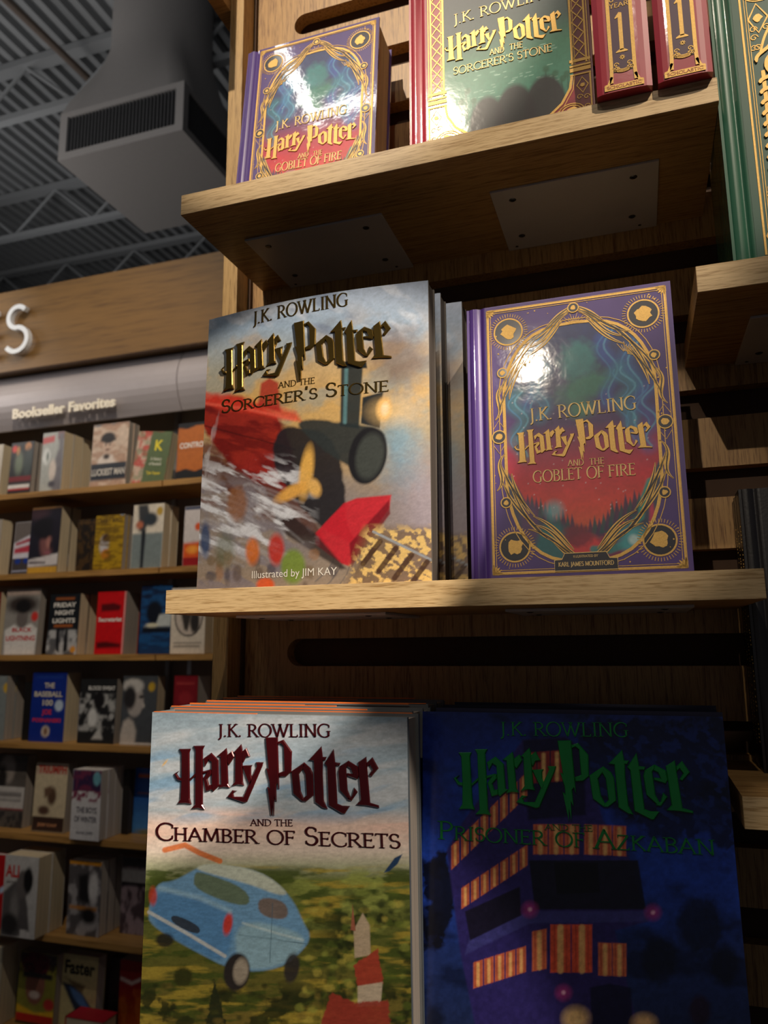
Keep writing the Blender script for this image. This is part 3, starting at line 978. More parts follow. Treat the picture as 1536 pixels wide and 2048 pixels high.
FB('C', -2.476, .095, 2.385, .244, .030, 'book with a dark red edge cut off by the left border, third far shelf', (120, 20, 26))
FB('C', -2.36, .165, 2.385, .253, .030, 'grey paperback of a figure in a white shirt with red capitals, third far shelf', (150, 146, 142), [('r', 0, 0, 100, 14, (196, 176, 166)), ('e', 50, 36, 46, 20, (60, 52, 50), 12), ('p', [(4, 94), (30, 82), (54, 90), (78, 80), (98, 92), (96, 150), (8, 150)], (226, 222, 220), 5), ('e', 52, 66, 17, 24, (110, 102, 100), 5), ('e', 52, 40, 22, 16, (28, 26, 28), 6), ('e', 88, 64, 10, 11, (210, 56, 50))], [('BLACK', 26, 98, 84, 9, (196, 40, 44)), ('LIGHTNING', 10, 118, 94, 11, (196, 40, 44)), ('Earl Campbell', 6, 52, 84, 9, (230, 228, 224))][:2], page='grey_pages', lean=2)
FB('C', -2.147, .140, 2.385, .228, .100, 'black paperback with three white title lines above a grey team photo, third far shelf', (24, 28, 34), [('r', 20, 10, 82, 14, (176, 96, 44)), ('r', 20, 77, 80, 82, (176, 96, 44)), ('r', 0, 92, 100, 150, (96, 96, 100)), ('c', (190, 190, 192), 16, 18, .9, 4, (90, 160)), ('p', [(28, 90), (38, 90), (44, 146), (32, 140)], (24, 24, 30)), ('p', [(58, 90), (68, 90), (70, 140), (56, 146)], (24, 24, 30)), ('e', 88, 138, 9, 8, (220, 150, 50))], [('FRIDAY', 14, 33, 88, 11, W_), ('NIGHT', 20, 52, 84, 11, W_), ('LIGHTS', 14, 72, 88, 11, W_)], copies=2, lean=2)
FB('C', -1.927, .126, 2.385, .23, .085, 'bright red paperback with black and white handwriting, third far shelf', (206, 14, 22), [('p', [(14, 30), (60, 28), (84, 34), (80, 46), (16, 48)], (90, 8, 14), 5), ('p', [(6, 122), (40, 120), (90, 126), (90, 134), (8, 136)], (80, 6, 12), 6), ('r', 96, 0, 100, 150, (230, 180, 176))], [('Secretariat', 8, 72, 90, 10, W_), ('a life', 22, 92, 74, 11, W_)][:1], page='grey_pages', lean=2)
FB('C', -1.734, .130, 2.385, .248, .042, 'dark blue paperback with a black and white boat shape, third far shelf', (24, 54, 96), [('r', 0, 0, 100, 30, (20, 34, 66)), ('c', (30, 90, 150), 40, 8, .6), ('e', 45, 60, 26, 26, (14, 20, 34), 10), ('p', [(14, 92), (52, 88), (62, 66), (100, 60), (100, 92)], (190, 196, 196), 5), ('r', 10, 92, 100, 104, (14, 20, 34)), ('e', 40, 88, 20, 4, (226, 220, 190), 3)], page='dark_pages', lean=2)
FB('C', -1.600, .140, 2.385, .233, .058, 'cream paperback with a round black-and-white picture, third far shelf by the oak post', (222, 210, 194), [('e', 52, 66, 42, 46, (60, 54, 54), 2), ('e', 52, 66, 38, 42, (206, 192, 180), 2), ('p', [(26, 50), (46, 38), (60, 60), (50, 100), (40, 96)], (60, 54, 50), 6), ('e', 70, 78, 14, 26, (50, 46, 46), 6), ('r', 10, 124, 90, 127, (150, 140, 130)), ('r', 10, 132, 86, 136, (140, 130, 120))], page='cream')

FB('D', -2.443, .124, 2.385, .238, .090, 'grey book with a gold seal cut off by the left border, fourth far shelf', (130, 138, 140), [('e', 100, 28, 14, 12, (210, 170, 60))], page='grey_pages', copies=2)
FB('D', -2.248, .040, 2.40, .215, .030, 'thin strip of a black book just left of the blue one, fourth far shelf', (26, 24, 24), page='dark_pages')
FB('D', -2.201, .157, 2.385, .252, .078, 'royal blue paperback headed THE BASEBALL 100 with round seals, fourth far shelf', (20, 46, 140), [('e', 82, 72, 12, 12, (190, 206, 226)), ('e', 48, 128, 12, 12, (206, 190, 170)), ('e', 48, 128, 5, 8, (120, 80, 60)), ('r', 8, 8, 92, 10, (50, 90, 180))], [('THE', 36, 34, 66, 11, (214, 204, 180)), ('BASEBALL', 8, 53, 90, 11, (214, 204, 180)), ('100', 34, 72, 64, 12, (214, 204, 180)), ('JOE', 34, 91, 62, 10, (220, 50, 60)), ('POSNANSKI', 8, 108, 90, 8, (220, 50, 60))], page='cream', lean=1)
FB('D', -1.981, .158, 2.385, .229, .036, 'black-and-white crowd photo paperback with red capitals at its foot, fourth far shelf', (34, 34, 36), [('c', (170, 170, 170), 14, 16, 1, 5, (34, 122)), ('e', 54, 50, 16, 20, (26, 24, 26), 5), ('e', 38, 90, 12, 22, (214, 214, 214), 6), ('p', [(60, 112), (40, 140), (70, 140)], (190, 190, 190), 5)], [('BLOOD SWEAT', 22, 26, 96, 9, (214, 212, 210)), ('DAS', 20, 124, 48, 14, (150, 20, 30)), ('DK', 66, 124, 92, 14, (150, 20, 30)), ('Chris Herring', 12, 142, 90, 8, (120, 116, 140))][:1], page='grey_pages', lean=2)
FB('D', -1.796, .145, 2.385, .24, .050, 'grey paperback with a pale bust in profile and gold seal, fourth far shelf', (74, 78, 84), [('p', [(0, 130), (8, 100), (22, 92), (36, 100), (46, 120), (44, 150), (0, 150)], (196, 186, 178), 8), ('e', 38, 56, 24, 34, (176, 168, 164), 5), ('e', 30, 22, 30, 16, (200, 196, 192), 6), ('e', 22, 48, 18, 26, (44, 42, 44), 8), ('e', 56, 46, 8, 4, (60, 56, 56), 4), ('p', [(60, 56), (68, 66), (60, 72)], (190, 182, 176), 3), ('e', 84, 24, 10, 10, (196, 160, 50)), ('r', 0, 145, 100, 150, (214, 206, 200))], [('The Power', 60, 92, 96, 9, (190, 190, 190))][:0], page='cream', lean=2)
FB('D', -1.579, .095, 2.385, .241, .088, 'dusky red book under the pale clip, fourth far shelf by the oak post', (140, 24, 36), [('r', 8, 14, 86, 18, (180, 60, 60)), ('e', 50, 48, 30, 14, (166, 40, 48), 8)], page='white_pages', lean=1)

FB('E', -2.388, .159, 2.41, .26, .046, 'grey portrait paperback with a white band and red rule, fifth far shelf left end', (92, 86, 82), [('e', 44, 30, 22, 30, (160, 150, 144), 10), ('e', 30, 50, 14, 26, (40, 36, 36), 10), ('r', 0, 66, 100, 112, (196, 192, 190)), ('r', 0, 112, 100, 115, (150, 26, 34)), ('c', (50, 48, 50), 8, 8, .9, 2, (116, 160)), ('r', 4, 78, 92, 88, (130, 126, 126)), ('r', 0, 92, 90, 98, (150, 146, 146))], page='grey_pages', lean=2)
FB('E', -2.166, .144, 2.39, .24, .046, 'sepia paperback headed TRIUMPH with a running figure, fifth far shelf', (206, 190, 160), [('r', 0, 0, 100, 26, (196, 170, 150)), ('e', 56, 72, 14, 20, (90, 66, 50), 8), ('p', [(30, 56), (50, 50), (56, 64), (34, 78)], (110, 84, 66), 6), ('e', 34, 104, 18, 10, (90, 64, 52), 6), ('r', 0, 118, 100, 150, (64, 44, 38))], [('TRIUMPH', 8, 22, 96, 17, (190, 60, 50)), ('JEREMY SCHAAP', 18, 138, 78, 7, (200, 140, 100))], page='grey_pages', lean=2)
FB('E', -1.943, .122, 2.331, .234, .116, 'white paperback headed THE BOYS OF WINTER with a purple ice scene, fifth far shelf', (214, 212, 216), [('r', 0, 0, 100, 46, (60, 40, 76)), ('c', (120, 50, 80), 18, 12, .9, 3, (0, 46)), ('e', 84, 18, 13, 15, (110, 170, 186)), ('c', (130, 50, 80), 14, 10, 1, 6, (46, 68))], [('THE BOYS', 18, 92, 88, 12, (90, 88, 100)), ('OF WINTER', 12, 112, 90, 12, (90, 88, 100)), ('WAYNE COFFEY', 20, 138, 80, 6, (110, 108, 120))], page='white_pages', copies=3)
FB('E', -1.812, .026, 2.44, .22, .028, 'narrow dark sliver of a book left of the blue cover, fifth far shelf', (30, 28, 28), page='dark_pages')
FB('E', -1.784, .150, 2.465, .225, .054, 'clear blue paperback with orange lines and a tiny tree, fifth far shelf', (34, 90, 176), [('r', 8, 14, 100, 22, (214, 110, 60)), ('r', 8, 56, 100, 60, (150, 100, 110)), ('g', 60, 140, (70, 130, 190)), ('e', 66, 120, 6, 16, (20, 44, 40), 4), ('e', 60, 146, 50, 8, (120, 116, 90), 5)], page='cream', lean=2)

FB('F', -2.366, .137, 2.352, .247, .020, 'red cover cut off by the left border, sixth far shelf', (190, 24, 30), [('p', [(80, 70), (100, 60), (100, 72), (84, 80)], (200, 220, 250), 3)], page='white_pages')
FB('F', -2.19, .147, 2.303, .265, .130, 'white paperback with short red capitals and a grey crouching figure, overhanging its shelf', (206, 204, 204), [('p', [(0, 70), (34, 48), (62, 62), (74, 90), (84, 140), (60, 146), (44, 150), (0, 150)], (96, 92, 94), 5), ('e', 36, 100, 12, 30, (140, 136, 136), 12), ('e', 58, 52, 20, 26, (110, 104, 104), 5), ('e', 72, 44, 14, 24, (30, 28, 30), 5), ('p', [(56, 134), (92, 138), (92, 150), (56, 150)], (214, 210, 210), 2), ('e', 24, 128, 26, 20, (50, 48, 50), 10)], [('ALI', 4, 40, 44, 22, (206, 50, 48)), ('JONATHAN EIG', 8, 52, 40, 4, (110, 106, 106))], copies=2)
FB('F', -1.979, .137, 2.383, .244, .116, 'black-and-white action photo paperback with an orange top stripe, sixth far shelf', (90, 86, 90), [('c', (170, 166, 170), 16, 18, .9, 4), ('p', [(30, 30), (60, 24), (70, 90), (34, 80)], (34, 32, 36), 10), ('e', 78, 52, 14, 28, (214, 212, 214), 8), ('r', 0, 0, 100, 9, (220, 150, 40)), ('p', [(6, 92), (90, 92), (90, 100), (6, 98)], (196, 130, 50), 4), ('e', 66, 110, 24, 16, (30, 28, 32), 10)], page='white_pages', copies=3)
FB('F', -1.802, .120, 2.443, .253, .066, 'mauve-grey photo paperback beside the blue-sky hardback, sixth far shelf', (150, 132, 142), [('c', (60, 46, 54), 18, 30, .9, 5), ('r', 0, 0, 100, 20, (60, 56, 60)), ('r', 0, 24, 100, 50, (196, 192, 190)), ('r', 0, 50, 100, 55, (40, 36, 40))], [('SHANGRI', 8, 17, 96, 14, (150, 146, 146))][:0], page='grey_pages')

FB('G', -2.367, .137, 2.363, .258, .076, 'cream page edges cut off by the left border, bottom far shelf', (180, 170, 150))
FB('G', -2.2, .163, 2.41, .233, .048, 'paperback of a grinning helmeted figure over yellow and red bands, bottom far shelf', (150, 146, 60), [('r', 0, 0, 100, 24, (70, 62, 64)), ('e', 46, 66, 26, 42, (150, 96, 80), 4), ('e', 44, 24, 38, 28, (90, 16, 40), 6), ('c', (40, 14, 26), 10, 8, .8, 3, (4, 44)), ('r', 12, 42, 90, 54, (44, 40, 44)), ('e', 46, 88, 14, 8, (230, 210, 200), 4), ('p', [(0, 110), (50, 124), (100, 116), (100, 134), (0, 126)], (236, 186, 40), 3), ('e', 86, 104, 14, 12, (210, 60, 56)), ('r', 0, 128, 100, 144, (200, 40, 34)), ('r', 0, 144, 100, 150, (20, 18, 16))], [('LAWRENCE', 8, 126, 90, 7, (110, 70, 10))][:0], page='grey_pages', lean=2)
FB('G', -2.043, .155, 2.442, .23, .044, 'buff paperback headed Faster with a blue racing machine, bottom far shelf', (206, 192, 140), [('p', [(4, 60), (50, 66), (96, 112), (98, 132), (70, 140), (40, 110)], (40, 52, 76), 4), ('p', [(26, 68), (60, 80), (88, 112), (70, 112), (40, 90)], (90, 130, 190), 5), ('p', [(10, 50), (70, 62), (60, 80)], (120, 100, 70), 6)], [('Faster', 10, 40, 92, 28, (24, 22, 22))], page='white_pages', lean=2, tilt=0)
FB('G', -1.875, .045, 2.50, .218, .03, 'dark sliver of a book to the right of the buff racing cover, bottom far shelf', (30, 30, 28), page='dark_pages')
FB('G', -1.825, .127, 2.489, .219, .066, 'red and orange paperback with slanting pale script, bottom far shelf', (150, 20, 24), [('g', 60, 150, (190, 90, 20)), ('c', (210, 110, 30), 16, 30, .7, 4, (60, 160)), ('p', [(2, 38), (40, 46), (70, 34), (70, 42), (40, 54), (2, 46)], (226, 210, 206), 4)], page='white_pages', side=(150, 160, 168))
t = thing('hardback_book', 'red book lying flat whose top shows at the bottom edge, before the buff racing cover', 'book', (-1.945, 2.362, -1.3095))
obj('cover', MB().box(0, .155, 0, .075, .070, .073).box(0, .155, 0, .075, 0, .003).box(0, .004, 0, .075, 0, .073), plain('red_cloth', (190, 24, 44), .6), t)
obj('page_block', MB().box(.004, .151, .002, .073, .003, .070), M['cream'], t)

# ================================================================== THE NEAR DISPLAY FIXTURE
D1, DB_ = .6206, .803            # front of the shelves, face of the slotted panel
ZT, ZM, ZRU, ZRL, ZBOT, TH = .461, .0526, .297, -.109, -.3395, .0222
FXL = (.1, .80, FL)
fx = thing('display_fixture', 'tall oak display fixture with a slotted back panel and slim side post', 'display stand', FXL)
PIT, Z0, SH = .0814, .0075, .0153
XL0, XS, XE = -.437, -.3835, .75
for k in range(-19, 15):                                  # boards between the slots, rounded at the slot ends
    za, zb = Z0 - SH + k * PIT, Z0 - SH + (k + 1) * PIT
    q = [(XL0, za)] + [(XS + SH - SH * math.cos(a * PI / 12), za + SH * math.sin(a * PI / 12)) for a in range(7)] + [(XE, za + SH), (XE, zb - SH)]
    q += [(XS + SH - SH * math.cos(a * PI / 12), zb - SH * math.sin(a * PI / 12)) for a in range(6, -1, -1)] + [(XL0, zb)]
    obj('plank', MB().prism(q, DB_, DB_ + .018, lambda a, b_, d: (a, d, b_)), M['plank'], fx, FXL)
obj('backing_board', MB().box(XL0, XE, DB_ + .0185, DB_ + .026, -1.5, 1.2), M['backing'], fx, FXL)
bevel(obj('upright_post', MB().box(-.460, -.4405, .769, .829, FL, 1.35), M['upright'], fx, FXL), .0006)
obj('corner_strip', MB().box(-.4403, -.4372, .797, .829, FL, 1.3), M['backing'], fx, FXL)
obj('side_cheek', MB().box(-.4790, -.4602, .60, .83, .823, 1.30), M['top'], fx, FXL)


def shelf(label, x0, x1, z, plates, y0=D1, name='wooden_shelf'):
    L = ((x0 + x1) / 2, y0, z - TH)
    t = thing(name, label, 'shelf', L, group='oak shelves of the near fixture')
    bevel(obj('front_edge', MB().box(x0, x1, y0, y0 + .0012, z - TH, z), M['edge'], t, L), .0003, 1)
    obj('board', MB().box(x0, x1, y0 + .0012, DB_ - .0003, z - TH, z), M['top'], t, L)
    for (a, b_) in plates:
        pl = bevel(obj('mounting_plate', MB().box(a, b_, .6845, .8025, z - TH - .0026, z - TH - .0001), M['plate'], t, L), .0005)
        for (sx, sy, r) in ((.0195, .7030, .0036), (.1345, .7030, .0036), (.0185, .7742, .0036), (.1325, .7742, .0036)):
            q = MB()
            zz = z - TH - .0026
            q.cyl((a + sx, sy, zz), (0, 0, -1), r, .0006, 18, r * .75)
            for i in range(2):
                ca, sa = math.cos(.5 + i * PI / 2), math.sin(.5 + i * PI / 2)
                w2 = .0004
                P = [(r * .5 * ca - w2 * sa, r * .5 * sa + w2 * ca), (-r * .5 * ca - w2 * sa, -r * .5 * sa + w2 * ca), (-r * .5 * ca + w2 * sa, -r * .5 * sa - w2 * ca), (r * .5 * ca + w2 * sa, r * .5 * sa - w2 * ca)]
                q.prism([(a + sx + m_, sy + n_) for m_, n_ in P], zz - .0006, zz - .0009, lambda m_, n_, d: (m_, n_, d))
            obj('screw', q, M['screw'], pl, L)
        q = MB()
        for (sx, sy) in ((.010, .795), (.140, .794)):
            q.cyl((a + sx, sy, z - TH - .0026), (0, 0, -1), .0017, .0002, 12)
        obj('pilot_hole', q, M['black'], pl, L)
    return t


PL = ((-.3840, -.2260), (-.1135, .0437))
shelf('upper oak shelf with two white steel plates screwed underneath', -.4232, .0892, ZT, PL)
shelf('middle oak shelf under the wide grey-sky picture book and the purple hardback', -.4232, .0892, ZM, PL)
shelf('short upper oak shelf at the right edge, under the green book', .0605, .5805, ZRU, ((.1065, .2637), (.37, .527)))
shelf('short lower oak shelf at the bottom right, under the black books', .0612, .5805, ZRL, ((.1065, .2637), (.37, .527)))
shelf('lowest oak shelf, hidden under the two big picture books', -.4232, .0565, ZBOT, PL, .53)


# ================================================================== THE BOOKS IN FRONT
def book_S(W, bow=0., T=.03, hinge=False):
    def S(u, v, h):
        d = bow * math.sin(PI * min(max(u / W, 0), 1)) if bow else 0.
        if hinge and u < .017:                            # rounded spine edge and pressed joint of a cased book
            d += -.0016 * math.exp(-((u - .0125) / .0022) ** 2) - .0022 * math.exp(-(u / .0022) ** 2) + .0006 * math.exp(-((u - .0065) / .002) ** 2)
        return (u, -h - d, v)
    return S


def hero(name, label, loc, W, H, T, lean, yaw, case, page, bow=0., hinge=False, over=.0025, group=None, jacket=None):
    """a book standing face out; local x right, z up, front board at y = 0"""
    t = thing(name, label, 'book', loc, (math.radians(-lean), 0, math.radians(yaw)), group)
    S = book_S(W, bow, T, hinge)
    bt = .0024 if hinge or over else .0005
    n_ = 28 if (bow or hinge) else 1
    us = sorted(set([i * W / n_ for i in range(n_ + 1)] + ([i * .001 for i in range(18)] if hinge else [])))
    q = MB()
    vs, k = [], len(us)
    for dd in (0, -bt):
        for v in (0, H):
            vs += [S(u, v, dd) for u in us]
    fs = []
    for i in range(k - 1):
        fs += [(i, i + 1, k + i + 1, k + i), (2 * k + i, 3 * k + i, 3 * k + i + 1, 2 * k + i + 1), (i, 2 * k + i, 2 * k + i + 1, i + 1), (k + i, k + i + 1, 3 * k + i + 1, 3 * k + i)]
    fs += [(0, k, 3 * k, 2 * k), (k - 1, 3 * k - 1, 4 * k - 1, 2 * k - 1)]
    q.add(vs, fs)
    q.box(0, W, T - bt, T, 0, H)
    q.box(0, .0022, 0.0005, T, 0, H)
    obj('case', q, case, t, smooth=False)
    q = MB()
    bf = lambda u: -(bow * math.sin(PI * u / W)) if bow else 0.
    us2 = [.0022 + (W - over - .0022) * i / 12 for i in range(13)]
    P = [(u, bt + bf(u)) for u in us2] + [(u, T - bt) for u in us2[::-1]]
    q.prism(P, over * .8, H - over, lambda a, b_, d: (a, b_, d))
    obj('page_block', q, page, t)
    return t, S


def foil(name, mb, m, t, **k):
    return obj(name, mb, m, t, fix=True, **k)


# ---- 1. the wide picture book with grey sky on the middle shelf (artwork: plain masses of the same colours)
def sky_train(c):
    c.vgrad([(560, (168, 180, 204)), (660, (160, 182, 208)), (740, (170, 170, 160)), (860, (176, 156, 120)), (1000, (140, 130, 128)), (1180, (150, 136, 122))])
    c.mix(np.clip((c.X - 760) / 80, 0, 1) * np.clip((c.Y - 860) / 120, 0, 1), (156, 146, 158))
    c.cloud((214, 170, 96), 70, 46, .46, .62, .85, -20, 2, np.clip(1 - abs(c.Y - 800) / 200, 0, 1))
    c.cloud((112, 104, 104), 90, 50, .52, .7, .8, -15, 5, np.clip(1 - abs(c.Y - 700) / 110, 0, 1) * np.clip((c.X - 600) / 60, 0, 1))
    c.cloud((206, 214, 230), 60, 30, .55, .7, .7, 30, 7, c.band(560, 700, 30))
    c.cloud((118, 132, 160), 60, 26, .55, .72, .6, 10, 9, c.band(560, 690, 30))
    c.ell(800, 720, 55, 55, (128, 104, 92), 50, .7, wob=.5)
    c.ell(800, 880, 38, 70, (96, 164, 204), 60, .6, wob=.6)
    # dark and red slanting masses
    c.poly(soft([(398, 782), (560, 815), (610, 960), (560, 1010), (404, 880)]), (150, 30, 24), 8, .97, 8, 30)
    c.poly([(400, 782), (480, 795), (600, 830), (612, 850), (404, 812)], (216, 60, 44), 10, .8, 5)
    c.cloud((96, 16, 18), 60, 16, .45, .62, .7, 14, 3, c.band(800, 1010, 30) * np.clip((600 - c.X) / 30, 0, 1))
    c.line([(404, 806), (500, 822), (600, 846)], 5, (240, 110, 90), .6, 5)
    c.line([(404, 850), (600, 905)], 3, (60, 12, 14), .6, 2)
    c.poly([(530, 772), (548, 762), (566, 772), (570, 830), (524, 818)], (170, 40, 36), 6, .9)
    c.poly([(396, 900), (620, 1010), (660, 1090), (560, 1060), (398, 950)], (84, 46, 38), 14, .85, 12, 40)
    c.poly(soft([(560, 868), (600, 858), (690, 880), (700, 1070), (730, 1086), (690, 1090), (600, 1010), (552, 930)]), (34, 32, 38), 6, .97, 4)
    c.poly(soft([(604, 842), (690, 850), (770, 862), (776, 890), (752, 960), (690, 930), (612, 872)]), (46, 52, 54), 6, .97, 3)
    for i in range(5):
        c.line(arc(600, 1075, 150 - i * 16, 190 - i * 22, 0, 62), 2.2, (92, 92, 98), .7, 2)
    c.poly([(690, 734), (732, 734), (724, 862), (688, 858)], (38, 48, 52), 4, .97)
    c.line([(700, 742), (697, 850)], 7, (96, 140, 150), .8, 4)
    c.poly([(684, 730), (738, 728), (740, 742), (682, 744)], (28, 34, 38), 3)
    c.poly([(731, 800), (770, 788), (764, 860), (728, 852)], (40, 44, 48), 3)
    c.ell(741, 915, 36, 58, (28, 28, 34), 4, 1, 12)
    c.ell(745, 916, 26, 46, (70, 76, 74), 8, .8, 12)
    c.ell(772, 822, 14, 22, (250, 196, 120), 8, 1, 8)
    c.ell(774, 822, 7, 12, (255, 246, 220), 6, 1, 8)
    c.ell(784, 828, 30, 20, (250, 210, 140), 36, .6)
    c.poly([(640, 1070), (696, 1010), (720, 1000), (786, 992), (782, 1020), (706, 1135), (690, 1130), (640, 1092)], (196, 34, 50), 4, .96)
    c.poly([(706, 1090), (782, 1002), (784, 1030), (710, 1136)], (120, 18, 32), 4, .9)
    c.poly([(560, 1010), (640, 1070), (700, 1140), (690, 1142), (560, 1060)], (44, 34, 36), 6, .85)
    # ground at the foot
    c.cloud((128, 122, 132), 40, 18, .45, .62, .9, 28, 3, c.band(960, 1190, 50) * np.clip((640 - c.X) / 60, 0, 1))
    c.cloud((214, 218, 230), 46, 12, .50, .66, .9, 24, 12, c.band(930, 1110, 40) * np.clip((650 - c.X) / 60, 0, 1))
    c.cloud((206, 206, 214), 16, 50, .55, .7, .6, 10, 16, c.band(820, 980, 40) * np.clip((450 - c.X) / 40, 0, 1))
    gr = np.clip(((c.Y - 1046) + (c.X - 866) * .02) / 20, 0, 1) * np.clip((c.X - 730 + (c.Y - 1050) * .35) / 26, 0, 1)
    c.mix(gr * .8, (120, 96, 70))
    c.cloud((224, 190, 120), 11, 8, .46, .56, 1, 30, 4, gr)
    c.line([(752, 1066), (870, 1124)], 5, (150, 156, 166), 1)
    for i in range(4):
        c.line([(765 + i * 30, 1085 + i * 13), (732 + i * 30, 1130 + i * 14)], 10, (70, 46, 34), .9, 2)
    for k_ in range(26):
        rx_ = random.Random(k_ + 50)
        x0_, y0_ = rx_.uniform(398, 540), rx_.uniform(960, 1100)
        c.line(bez((x0_, y0_), (x0_ + 20, y0_ + rx_.uniform(-14, 10)), (x0_ + 40, y0_ + rx_.uniform(0, 30)), (x0_ + rx_.uniform(50, 90), y0_ + rx_.uniform(20, 50)), 8), rx_.uniform(1.5, 4), (214, 216, 226), rx_.uniform(.15, .35), 7)
    for k_ in range(16):
        rx_ = random.Random(k_ + 80)
        c.ell(rx_.uniform(400, 700), rx_.uniform(1110, 1180), rx_.uniform(5, 12), rx_.uniform(8, 18), ((90, 74, 66), (60, 56, 70), (150, 110, 80), (110, 90, 60))[k_ % 4], 5, .6, wob=.4, ws=5)
    c.ell(513, 1105, 14, 26, (206, 110, 40), 8, .9)
    c.ell(562, 1102, 16, 30, (190, 44, 34), 8, .9)
    c.ell(596, 1136, 24, 34, (120, 144, 60), 8, .95)
    c.ell(540, 1172, 18, 14, (220, 90, 40), 6, .9)
    c.ell(412, 1080, 10, 34, (40, 66, 110), 6, .85)
    c.ell(480, 1010, 22, 34, (140, 92, 60), 10, .8, wob=.3)
    c.ell(455, 1100, 20, 34, (96, 106, 84), 14, .6)
    c.ell(622, 950, 13, 50, (226, 176, 88), 8, .95, 8)
    c.ell(594, 988, 36, 12, (222, 166, 80), 8, .95, -28)
    c.ell(638, 980, 12, 18, (228, 180, 100), 8, .9, -20)
    c.mottle(.12, 9, 4, -25)
    c.mottle(.14, 3, 3)


QE = [(393, 1184), (864, 1166), (856, 561), (419, 640)]
m_edge_shaded = plain('card_edge_shaded', (92, 86, 82), .6)  # card edge darkened, as are its pages, to paint in side shade
GRP = 'copies of the wide grey-sky picture book'
t, S = hero('picture_book', 'wide picture book with grey sky, red and black masses and dark gold title, middle shelf', (-.4095, .652, .0526), .2402, .2855, .021, 1.5, -2, m_edge_shaded, M['dark_pages'], bow=.010, over=.001, group=GRP)
c = Canvas(.2402, .2855, QE, 300, 350)
sky_train(c)
c.mesh('front_cover', M['matte'], t, S, .0006)
ink_e = c
q = MB(); serif_text(q, S, c, 'J.K. ROWLING', (513.7, 655), (704, 619), 25, .0010, thick=.15, thin=.055)
foil('author_lettering', q, M['goldlogo'], t)
q = MB(); logo_text(q, S, c, (445, 742), (787, 720), .0018, .0006, inset=.0006)
foil('title_lettering', q, M['goldlogo'], t)
q = MB(); serif_text(q, S, c, 'AND THE', (566, 783), (639, 774), 12, .0009, thick=.13, thin=.06)
serif_text(q, S, c, "Sorcerer's Stone", (446, 829), (782, 786), 26, .0011, thick=.17, thin=.06)
foil('subtitle_lettering', q, M['goldlogo'], t)
q = MB(); sans_text(q, S, c, 'Illustrated by JIM KAY', (512, 1159), (682, 1152), 15, .0009)
foil('illustrator_lettering', q, M['white'], t)
for i, (dx, dy) in enumerate(((.0045, .0265), (.0200, .052))):
    l = ('second copy of the wide grey-sky picture book, a sliver behind the first', 'third copy of the wide grey-sky picture book, showing left of the purple hardback')[i]
    t2, S2 = hero('picture_book', l, (-.4095 + dx, .652 + dy, .0526), .2402, .2855, .021, 1.2, -1, m_edge_shaded, M['dark_pages'], bow=.004, over=.001, group=GRP)
    c2 = Canvas(.2402, .2855, QE, 120, 140)
    sky_train(c2)
    c2.mesh('front_cover', M['matte'], t2, S2, .0006)


# ---- gold frame of the purple hardbacks, drawn in metres on a .175 x .249 board
def purple_frame(W, H):
    k = W / .1755
    u0, u1, v0, v1 = .0185 * k, W - .0042 * k, .0040 * k, H - .0040 * k
    fw, fh = u1 - u0, v1 - v0
    P = lambda a, b: (u0 + a * fw, v0 + b * fh)
    return k, fw, fh, P


def arch_pts(P, rx=.412, n=40):
    pts = []
    for i in range(n):
        a = 2 * PI * i / n
        ca, sa = math.cos(a), math.sin(a)
        x = .5 + rx * abs(ca) ** .72 * (1 if ca > 0 else -1)
        if sa >= 0: y = .64 + .268 * sa
        else: y = .36 + .325 * sa
        pts.append(P(x, y))
    return pts


